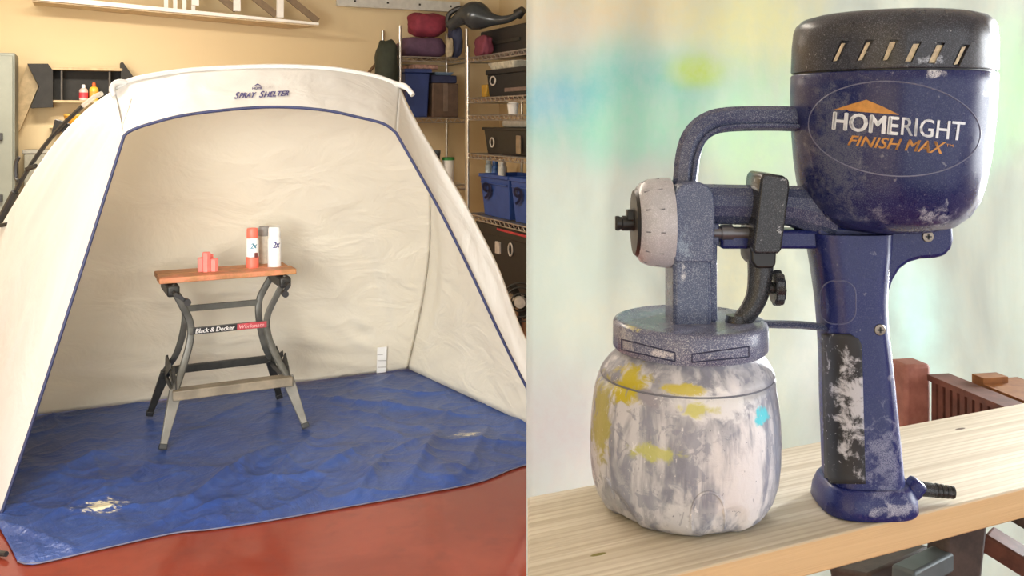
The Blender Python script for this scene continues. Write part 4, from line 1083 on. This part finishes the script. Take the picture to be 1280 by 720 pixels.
# motor housing
TLT = -0.03
MXC = lambda py: 1108.5 + (283 - py) * 0.026
MR = 0.982
def motor_lathe(prof, n=72):
    m = MB(); b = len(m.v)
    for r, py in prof:
        for k in range(n):
            a = 2 * math.pi * k / n
            m.v.append(G(MXC(py) + MR * r * math.cos(a), py, MR * r * math.sin(a)))
    for i in range(len(prof) - 1):
        for k in range(n):
            k2 = (k + 1) % n
            m.f.append((i*n+k, i*n+k2, (i+1)*n+k2, (i+1)*n+k))
    m.f.append(tuple(range(n))); m.f.append(tuple((len(prof)-1)*n + k for k in range(n)))
    return m
m = motor_lathe([(30, 287), (58, 285.5), (80, 279), (96, 266), (106, 249), (112, 228), (116.5, 200), (119.5, 170), (121.5, 140), (122.3, 115), (122.3, 95), (121.3, 93.5), (119, 93)])
motor = m.build('motor_housing', M_GUN, gun, ang=60)
m = motor_lathe([(118, 94), (118, 91)]); m.build('seam_ring', M_BLK2, gun)
m = motor_lathe([(119.5, 91.5), (121.5, 91), (122.3, 89), (122, 60), (120.5, 40), (117.5, 32), (110, 25), (96, 21), (60, 18.5), (1, 18)])
cap = m.build('vent_cap', M_CAPK, gun, ang=60)
# six slanted slots cut through the cap, with the pale filter showing
bv = bvh_of(cap)
cut = MB()
slots = ((1050, 64), (1081, 63), (1112, 63), (1141, 65), (1170, 66.5), (1201, 69))
for cxp, cyp in slots:
    quad = [(cxp - 11, cyp + 13), (cxp - 1.5, cyp + 13.5), (cxp + 11.5, cyp - 13), (cxp + 1, cyp - 13.5)]
    qs = []
    for q in quad:
        h = cast(bv, *q, 0.0)
        d = (h - CAMP).normalized(); cen = G(MXC(q[1]), q[1]); inw = (cen - h); inw.z = 0; inw.normalize()
        qs.append((h - inw * 0.004, h + inw * 0.0022))
    b = len(cut.v)
    cut.v += [a for a, _ in qs] + [c2 for _, c2 in qs]
    cut.f += [(b, b+1, b+2, b+3), (b+7, b+6, b+5, b+4)] + [(b+i, b+4+i, b+4+(i+1) % 4, b+(i+1) % 4) for i in range(4)]
cutter = cut.build('cutter', M_BLK2, None, smooth=False)
md = cap.modifiers.new('slots', 'BOOLEAN'); md.object = cutter; md.operation = 'DIFFERENCE'; md.solver = 'EXACT'
dg = bpy.context.evaluated_depsgraph_get(); dg.update()
nm = bpy.data.meshes.new_from_object(cap.evaluated_get(dg))
cap.modifiers.clear(); cap.data = nm
bpy.data.objects.remove(cutter, do_unlink=True)
nm.shade_smooth(); nm.set_sharp_from_angle(angle=R(40))
bv2 = bvh_of(cap)
M_FILT = plain('cream_filter', (0.62, 0.53, 0.38), 0.8, var=0.2, scale=300)
for cxp, cyp in slots:
    q = [cast(bv2, *k, 0.0008) for k in ((cxp - 10, cyp + 12), (cxp - 3, cyp + 12), (cxp + 7.5, cyp - 10), (cxp + 0.2, cyp - 10))]
    if all(q):
        m = MB(); m.add(q, [(0, 1, 2, 3)]); m.build('filter_strip', M_FILT, cap, smooth=False, recalc=False)
# badge: oval line, lettering and roof mark
bv = bvh_of(motor)
def ring_on(bv, pts, r, mat, parent, name, off=0.0):
    q = [cast(bv, a, b, off) for a, b in pts]
    q = [p for p in q if p is not None]
    m = MB(); m.tube(q + [q[0]], r, 6); return m.build(name, mat, parent)
ov = []
for i in range(72):
    a = 2 * math.pi * i / 72; x, y = 108 * math.cos(a), 59 * math.sin(a)
    ov.append((1118 + x * 0.995 - y * 0.02, 161 + y + x * 0.06))
ring_on(bv, ov, 0.0004, plain('badge_line', (0.16, 0.17, 0.26), 0.4), motor, 'badge_outline')
M_SILV = plain('silver_print', (0.72, 0.76, 0.83), 0.4, var=0.06, scale=400)
M_GOLD = plain('gold_print', (0.55, 0.26, 0.06), 0.5, var=0.15, scale=300)
lettering('HOME', ((1041, 161.7), (1121.5, 168.7), (1123.5, 146.3), (1043, 139.7)), bv, 0.0004, M_SILV, motor, 0.035)
lettering('RIGHT', ((1126, 168.5), (1203, 176), (1206, 152.5), (1128, 146.5)), bv, 0.0004, M_SILV, motor, 0.012)
lettering('FINISH MAX', ((1060, 181.5), (1180, 192.5), (1182, 177.5), (1062, 169)), bv, 0.0004, M_GOLD, motor, 0.02, 0.25)
lettering('TM', ((1182, 183), (1191, 184), (1191, 180.5), (1182, 179.5)), bv, 0.0004, M_GOLD, motor, 0.0)
tri = [cast(bv, *q, 0.0004) for q in ((1043, 137), (1063, 130.5), (1083, 124.5), (1103, 133), (1124, 143.5), (1100, 141.5), (1072, 139.5))]
m = MB(); m.add(tri, [(0, 1, 6), (1, 2, 6), (2, 3, 6), (3, 5, 6), (3, 4, 5)]); m.build('roof_mark', M_GOLD, motor, smooth=False, recalc=False)
# mount under the motor
m = MB(); m.prism([G(x, y, -22) for x, y in ((1012, 276), (1100, 286), (1181, 276), (1183, 297), (1180, 308), (1172, 317), (1160, 320), (1142, 321), (1128, 325), (1117, 333), (1109, 346), (1103, 362), (1092, 385), (1060, 385), (1022, 330))], (0, px_(44), 0))
m.build('motor_mount', M_HANDLE, gun, bevel=px_(5), ang=50)
M_SCREW = plain('screw_steel', (0.24, 0.20, 0.16), 0.3, 0.9)
# handle grip, lofted
def loft(secs, n=40, e=0.62):
    m = MB()
    for py, x0, x1, dp in secs:
        for k in range(n):
            a = 2 * math.pi * k / n; c, s = math.cos(a), math.sin(a)
            m.v.append(G((x0+x1)/2 + (x1-x0)/2 * math.copysign(abs(c)**e, c), py, dp * math.copysign(abs(s)**e, s)))
    for i in range(len(secs) - 1):
        for k in range(n):
            k2 = (k + 1) % n
            m.f.append((i*n+k, i*n+k2, (i+1)*n+k2, (i+1)*n+k))
    m.f.append(tuple(range(n))); m.f.append(tuple((len(secs)-1)*n + k for k in range(n)))
    return m
grip = loft([(290, 1011, 1110, 40), (312, 1013, 1108, 42), (340, 1018, 1104, 43), (375, 1023, 1102, 42), (410, 1026, 1104, 41), (450, 1028, 1109, 41), (500, 1029, 1114, 42), (550, 1031, 1119, 43), (602, 1033, 1124, 44)]).build('handle', M_HANDLE, gun, ang=60)
m = loft([(596, 1031, 1126, 47), (600, 1027, 1131, 50), (612, 1022, 1137, 54), (626, 1020, 1138, 56), (629.6, 1022, 1136, 54)]); foot = m.build('handle_foot', M_HANDLE, gun, ang=50)
m = MB(); m.bar(G(1126, 596, -20), G(1142, 608, -20), px_(22), px_(22)); m.build('foot_lug', M_HANDLE, foot, bevel=px_(5))
# cord strain relief
m = MB(); m.tube([G(1128, 612, 10), G(1146, 613.5, 10), G(1194, 620, 10)], [px_(10), px_(10), px_(7)], 14); sr = m.build('cord_relief', M_TRIG, gun)
for k in range(4):
    x = 1178 + k * 6.5
    m = MB(); m.tube([G(x-4, 617 + k*0.8, 10), G(x-1, 617.4 + k*0.8, 10)], px_(9 - k*0.4), 14); m.build('relief_rib', M_BLK2, sr)
bv = bvh_of(grip, bpy.data.objects['motor_mount'])
for sx, sy in ((1159.5, 295.5), (1099.5, 412)):
    hpt = cast(bv, sx, sy, 0.0); d = Vector((0, -1, 0))
    m = MB(); m.lathe([(px_(7), -0.0014), (px_(6.5), -0.0019), (px_(4), -0.0021)], hpt + Vector((0, 0.0008, 0)), 'y', 20); sc = m.build('screw', M_SCREW, gun)
    m = MB(); c = hpt + Vector((0, -0.00165, 0))
    m.box((c.x-px_(3.5), c.y-0.0003, c.z-px_(0.8)), (c.x+px_(3.5), c.y, c.z+px_(0.8))); m.box((c.x-px_(0.8), c.y-0.0003, c.z-px_(3.5)), (c.x+px_(0.8), c.y, c.z+px_(3.5)))
    m.build('screw_cross', M_BLK2, sc, smooth=False)
def rrect(x0, y0, x1, y1, r, n=6, rt_only=False):
    out = []
    for cx, cy, a0 in ((x1-r, y0+r, -90), (x1-r, y1-r, 0), (x0+r, y1-r, 90), (x0+r, y0+r, 180)):
        for i in range(n + 1):
            a = R(a0 + 90 * i / n); out.append((cx + r * math.cos(a), cy + r * math.sin(a)))
    return out
ring_on(bv, rrect(1026, 351, 1070, 405, 17), 0.0004, plain('groove_line', (0.10, 0.11, 0.22), 0.5), grip, 'trigger_seam')
# rubber grip insert, spattered white
def insert_mat():
    m, nt, b = nodes('spattered_rubber')
    co = coord(nt); n1 = noise_f(nt, co, 110, 6, 0.7, 0.4); n2 = noise_f(nt, co, 300, 4); n3 = noise_f(nt, co, 26, 3)
    c = mixc(nt, ramp(nt, n3, 0.3, 0.7), (0.010, 0.011, 0.014), (0.030, 0.032, 0.040))
    q = L(1055, 490, -42)
    w = blob(nt, co, tuple(q), (px_(40), px_(40), px_(85)), n1, 2.2, 0.2, 0.9)
    c = mixc(nt, mth(nt, 'MULTIPLY', w, 0.85), c, (0.55, 0.56, 0.62))
    c = mixc(nt, ramp(nt, n2, 0.66, 0.70), c, (0.55, 0.56, 0.60))
    nt.links.new(c, b.inputs['Base Color']); b.inputs['Roughness'].default_value = 0.6
    return m
m = MB(); nu, nv = 12, 30
ok = True; vs = []
for j in range(nv):
    t_ = j / (nv - 1); py = 417 + (604 - 417) * t_
    xr = 1076 + 5 * t_; xl = 1029.5 + 4.0 * t_
    if t_ < 0.10: xr -= 14 * (1 - math.sqrt(max(0, 1 - (1 - t_ / 0.10) ** 2)))
    for i in range(nu):
        vs.append(cast(bv, xl + (xr - xl) * i / (nu - 1), py, 0.0009))
fs = [(j*nu+i, j*nu+i+1, (j+1)*nu+i+1, (j+1)*nu+i) for j in range(nv-1) for i in range(nu-1)]
fs = [f for f in fs if all(vs[k] is not None for k in f)]
m.add([p if p is not None else Vector((0.2, 0.55, 1.4)) for p in vs], fs)
bm_ok = m.build('grip_insert', insert_mat(), grip, ang=180, solid=0.0012, recalc=False)
used = set(i for f in fs for i in f)
if len(used) < len(vs):
    bm = bmesh.new(); bm.from_mesh(bm_ok.data); bmesh.ops.delete(bm, geom=[v for v in bm.verts if not v.link_faces], context='VERTS'); bm.to_mesh(bm_ok.data); bm.free()

# barrel and hook
def hexbar(pts, rs, sx=1.0, sy=1.0, n=8):
    m = MB(); m.tube(pts, rs, n, sx, sy, up=(0, 1, 0)); return m
m = hexbar([G(880, 255), G(985, 257), G(1012, 262), G(1040, 268)], [px_(25), px_(25), px_(30), px_(34)], n=12); m.build('barrel', M_GREYB, gun, ang=25)
m = MB(); m.box(tuple(G(897, 309, -19)), tuple(G(1030, 286, 19))); m.build('lower_barrel', M_HANDLE, gun, bevel=px_(4))
m = MB(); m.tube([G(884, 289, -14), G(935, 290, -14)], px_(8), 10); m.tube([G(898, 289, -14), G(912, 289, -14)], px_(10), 10); m.build('needle_rod', plain('rod_grey', (0.14, 0.14, 0.15), 0.35, 0.6), gun)
m = MB(); m.tube(catmull([G(1004, 149), G(960, 148), G(908, 149.5), G(884, 156), G(868, 171), G(860, 194), G(856, 232)], 40), [px_(13.5)] * 40, 8, 1.15, 0.95, up=(0, 1, 0)); hk = m.build('air_hook', M_GREYB, gun, ang=30)
m = MB(); m.tube(catmull([G(1000, 158, -14), G(960, 157, -14), G(912, 158.5, -14), G(891, 164, -14), G(876, 177, -14), G(868, 198, -14), G(864, 228, -14)], 40), px_(3), 6); m.build('hook_edge', M_GREYB, hk)
# nozzle body
m = MB(); m.prism([G(x, y, -42) for x, y in ((836, 240), (840, 231), (850, 226), (866, 225), (876, 229), (883, 238), (885, 256), (884, 318), (880, 322), (838, 322), (835, 318))], (0, px_(84), 0)); nb = m.build('nozzle_body', M_NOZ, gun, bevel=px_(7), ang=50)
m = MB(); m.prism([G(x, y, -32) for x, y in ((836, 318), (882, 318), (883, 404), (836, 404))], (0, px_(64), 0)); m.build('nozzle_neck', M_NOZ, gun, bevel=px_(5), ang=50)
m = MB(); m.box(tuple(G(884, 304, -20)), tuple(G(895, 277, 20))); m.box(tuple(G(882, 398, -22)), tuple(G(892, 300, 22))); m.build('rear_flange', M_GREYB, gun, bevel=px_(2.5))
# air cap, with dark finger grooves
m = MB(); m.lathe([(px_(30), px_(-42)), (px_(44), px_(-41)), (px_(50), px_(-36)), (px_(54), px_(-26)), (px_(56), px_(-8)), (px_(56), px_(0))], G(837, 278), 'x', 48); ac = m.build('air_cap', M_RING, gun, ang=30)
for k in range(12):
    a = 2 * math.pi * k / 12 + 0.12
    c0, s0 = math.cos(a), math.sin(a)
    m = MB(); m.bar(G(837, 278) + Vector((px_(-36), px_(50.2)*c0, px_(50.2)*s0)), G(837, 278) + Vector((px_(-14), px_(55.3)*c0, px_(55.3)*s0)), px_(1.2), px_(1.4)); m.build('groove', plain('groove_dark', (0.12, 0.12, 0.14), 0.6), ac, smooth=False)
m = MB(); m.lathe([(px_(24), px_(-46)), (px_(40), px_(-45)), (px_(43), px_(-41))], G(837, 278), 'x', 32); m.build('cap_face', M_BLK2, ac)
m = MB(); m.lathe([(px_(8), px_(-66)), (px_(8), px_(-60)), (px_(9.5), px_(-59)), (px_(9.5), px_(-45))], G(837, 279), 'x', 16); m.build('spray_tip', M_BLK2, gun)
m = MB(); m.box(tuple(G(783, 275, -9)), tuple(G(794, 262, 9))); m.box(tuple(G(769, 288, -4)), tuple(G(775, 270, 4))); m.build('tip_ear', M_BLK2, gun, bevel=px_(1.5))
# trigger
m = MB(); m.prism([G(x, y, -46) for x, y in ((939, 219), (944, 214), (966, 217), (973, 222), (974, 232), (964, 306), (960, 311), (932, 311), (929, 306))], (0, px_(70), 0)); m.build('trigger', M_TRIG, gun, bevel=px_(6), ang=50)
m = MB(); m.prism([G(x, y, -36) for x, y in ((929, 303), (961, 305), (960, 326), (956, 330), (936, 330), (930, 322))], (0, px_(56), 0)); m.build('trigger_heel', M_BLK2, gun, bevel=px_(4))
m = MB(); m.tube(catmull([G(946, 318, -18), G(945, 345, -18), G(941, 368, -18), G(930, 388, -18), G(917, 401, -18)], 20), [px_(15) - px_(5) * i / 19 for i in range(20)], 10, 0.9, 1.1); m.build('suction_elbow', M_TRIG, gun)
m = MB(); m.lathe([(px_(17), px_(-17)), (px_(13), px_(-8)), (px_(11), px_(0))], G(915, 396, -18) + Vector((0, 0, px_(6))), n=16); m.build('elbow_collar', M_TRIG, gun)
kn = MB(); kn.lathe([(px_(7), px_(-16)), (px_(7), px_(-6))], G(967, 357, -16), 'x', 14)
kn.lathe([(px_(19), px_(-6)), (px_(21), px_(-4)), (px_(21), px_(4)), (px_(19), px_(6))], G(967, 357, -16), 'x', 24, fn=lambda a, h: 1 + 0.05 * math.cos(a * 12)); kn.build('flow_knob', M_TRIG, gun, ang=20)
# bracket between lid and handle
m = MB(); m.tube(catmull([G(938, 402, -10), G(965, 403, -10), G(1000, 404, -10), G(1032, 408, -10)], 14), px_(5), 8, 0.9, 2.6, up=(0, 1, 0)); m.build('lid_bracket', M_GREYB, gun)
# lid
LXp = 862
def lid_mat():
    return spray_mat('sprayed_lid', (0.11, 0.12, 0.21), (0.50, 0.52, 0.57), 1.0, 0.5, (
        (L(782, 396, -52), (px_(11), px_(20), px_(8)), (0.62, 0.55, 0.10), 0.95), (L(860, 444, -95), (px_(28), px_(30), px_(9)), (0.80, 0.79, 0.80), 0.95),
        (L(850, 440, -95), (px_(50), px_(30), px_(6)), (0.80, 0.79, 0.80), 0.8), (L(815, 422, -85), (px_(26), px_(25), px_(6)), (0.70, 0.68, 0.70), 0.9), (L(775, 415, -45), (px_(14), px_(20), px_(20)), (0.50, 0.51, 0.54), 0.7)), patches=0.8)
M_LID = lid_mat()
m = MB(); m.lathe([(px_(84), px_(-37)), (px_(93), px_(-36)), (px_(95.5), px_(-33)), (px_(95.5), px_(-5)), (px_(93), px_(-1.5)), (px_(88), px_(0)), (px_(84), px_(-1)), (px_(60), px_(-0.5)), (px_(1), px_(0))], G(LXp, 398), n=72); lid = m.build('lid', M_LID, gun, ang=40)
bv = bvh_of(lid)
for x0, x1, y0, y1 in ((777, 844, 424, 441), (865, 936, 441, 430)):
    pts = []
    ring_q = [(x0, y0 if x0 < 800 else 443), (x1, 441 if x0 < 800 else 433), (x1, 452 if x0 < 800 else 446), (x0, 437 if x0 < 800 else 453)]
    full = []
    for a, b in zip(ring_q, ring_q[1:] + ring_q[:1]):
        for i in range(8): full.append((a[0] + (b[0]-a[0])*i/8, a[1] + (b[1]-a[1])*i/8))
    ring_on(bv, full, 0.00045, plain('slot_line', (0.02, 0.025, 0.07), 0.5), lid, 'grip_slot')
# jar
def jar_mat():
    m, nt, b = nodes('paint_spattered_jar')
    co = coord(nt); v_ = coord(nt, (1, 1, 0.22))
    big = noise_f(nt, co, 26, 4, 0.6, 0.4); drip = noise_f(nt, v_, 85, 4, 0.6, 0.3); med = noise_f(nt, co, 110, 5, 0.6, 0.6); fine = noise_f(nt, co, 420, 3)
    c = mixc(nt, ramp(nt, drip, 0.40, 0.62), (0.22, 0.23, 0.29), (0.58, 0.575, 0.61))
    c = mixc(nt, mth(nt, 'MULTIPLY', ramp(nt, big, 0.48, 0.66), 0.6), c, (0.56, 0.555, 0.59))
    c = mixc(nt, mth(nt, 'MULTIPLY', ramp(nt, med, 0.53, 0.59), 0.7), c, (0.25, 0.26, 0.33))
    def bl(px, py, dy, rx, rz, col, k=1.0, amt=1.0, nz=None):
        nonlocal c
        c = mixc(nt, mth(nt, 'MULTIPLY', blob(nt, co, tuple(L(px, py, dy)), (px_(rx), px_(45), px_(rz)), nz or med, amt, 0.1, 0.6), k), c, col)
    bl(905, 560, -105, 58, 110, (0.72, 0.69, 0.70), 1.0, 1.0, drip)
    bl(880, 475, -110, 70, 26, (0.74, 0.735, 0.75), 1.0, 1.1)
    bl(830, 610, -105, 26, 50, (0.62, 0.61, 0.63), 0.8)
    bl(775, 460, -70, 36, 30, (0.50, 0.41, 0.02), 1.0, 1.1)
    bl(748, 510, -40, 18, 70, (0.40, 0.36, 0.08), 0.9, 1.0)
    bl(835, 458, -95, 34, 8, (0.54, 0.45, 0.04), 0.9, 1.0)
    bl(852, 478, -108, 28, 10, (0.55, 0.53, 0.12), 0.9, 1.2)
    bl(805, 530, -95, 34, 14, (0.50, 0.50, 0.13), 0.85, 1.2)
    bl(800, 470, -90, 20, 14, (0.30, 0.285, 0.33), 1.0, 1.0)
    bl(928, 492, -88, 17, 13, (0.04, 0.55, 0.66), 1.0, 0.9)
    bl(920, 462, -85, 26, 16, (0.46, 0.46, 0.49), 0.8, 0.9)
    bl(956, 540, -50, 14, 60, (0.30, 0.33, 0.42), 0.7, 1.3)
    bl(755, 610, -60, 20, 40, (0.36, 0.37, 0.41), 0.8, 1.0)
    bl(880, 645, -100, 20, 22, (0.58, 0.59, 0.57), 0.8, 1.0)
    scr = noise_f(nt, coord(nt, (1, 1, 0.4)), 190, 5, 0.7, 1.2)
    c = mixc(nt, mth(nt, 'MULTIPLY', ramp(nt, scr, 0.63, 0.67), 0.6), c, (0.24, 0.25, 0.31))
    c = mixc(nt, mth(nt, 'MULTIPLY', ramp(nt, scr, 0.36, 0.33), 0.7), c, (0.78, 0.77, 0.78))
    c = mixc(nt, ramp(nt, fine, 0.70, 0.73), c, (0.20, 0.20, 0.25))
    nt.links.new(c, b.inputs['Base Color']); b.inputs['Roughness'].default_value = 0.5
    bump(nt, b, med, 0.4, 0.002)
    return m
jp_ = [(60, 630.4), (84, 630.4), (94, 628.5), (103, 622), (110, 610), (115, 594), (117.5, 572), (118, 548), (117, 520), (114.5, 497), (112.5, 484), (110.6, 474), (108.8, 469), (106.2, 467.4), (105.8, 465.4), (107.2, 463), (104, 457), (99.5, 450), (94, 444), (88, 437), (86, 430)]
# fine resampling so that the thumb dents have room
prof = []
for a, b in zip(jp_, jp_[1:]):
    k = max(1, int(abs(b[1]-a[1]) / 4))
    for i in range(k): prof.append((a[0]+(b[0]-a[0])*i/k, a[1]+(b[1]-a[1])*i/k))
prof.append(jp_[-1])
m = MB(); n = 120
for r, py in prof:
    for k in range(n):
        a = 2 * math.pi * k / n
        sq = 1.0 + 0.018 * math.cos(4 * (a - R(20)))
        rr = r * (sq if py > 470 else 1.0)
        for ac_ in (-75, -147, -3, 69, 141):
            da = (a - R(ac_) + math.pi) % (2 * math.pi) - math.pi
            s_ = da * 105 / 25.0; t_ = (py - 622) / 36.0
            q = s_ * s_ + t_ * t_
            if q < 1.0: rr -= 6.0 * min(1.0, (1 - q) * 3.0)
        m.v.append(G(JX + (LXp - JX) * max(0, (480 - py)) / 50 + rr * math.cos(a), py, rr * math.sin(a)))
for i in range(len(prof) - 1):
    for k in range(n):
        k2 = (k + 1) % n
        m.f.append((i*n+k, i*n+k2, (i+1)*n+k2, (i+1)*n+k))
m.f.append(tuple(range(n))); m.f.append(tuple((len(prof)-1)*n + k for k in range(n)))
M_JAR = jar_mat()
jar = m.build('jar', M_JAR, gun, ang=70)
# dark line in the shoulder groove and the raised arches of the thumb rests
def jar_ring(py, r, n=90): return [G(JX + (LXp - JX) * max(0, (480 - py)) / 50 + r * math.cos(2*math.pi*i/n), py, r * math.sin(2*math.pi*i/n)) for i in range(n + 1)]
m = MB(); m.tube(jar_ring(466.2, 105.6), px_(1.3), 6); m.build('shoulder_groove', plain('groove_grey', (0.16, 0.165, 0.20), 0.6), jar)
bv = bvh_of(jar)
for pts in (((865, 662), (864, 645), (868, 628), (876, 618), (886, 615), (896, 618), (903, 628), (906, 645), (905, 660)), ((766, 640), (767, 622), (763, 606), (757, 597), (750, 594))):
    q = [cast(bv, a, b, 0.0) for a, b in pts]; q = [p for p in q if p is not None]
    if len(q) > 3: m = MB(); m.tube(catmull(q, 30), px_(2.0), 6); m.build('thumb_rest', M_JAR, jar)
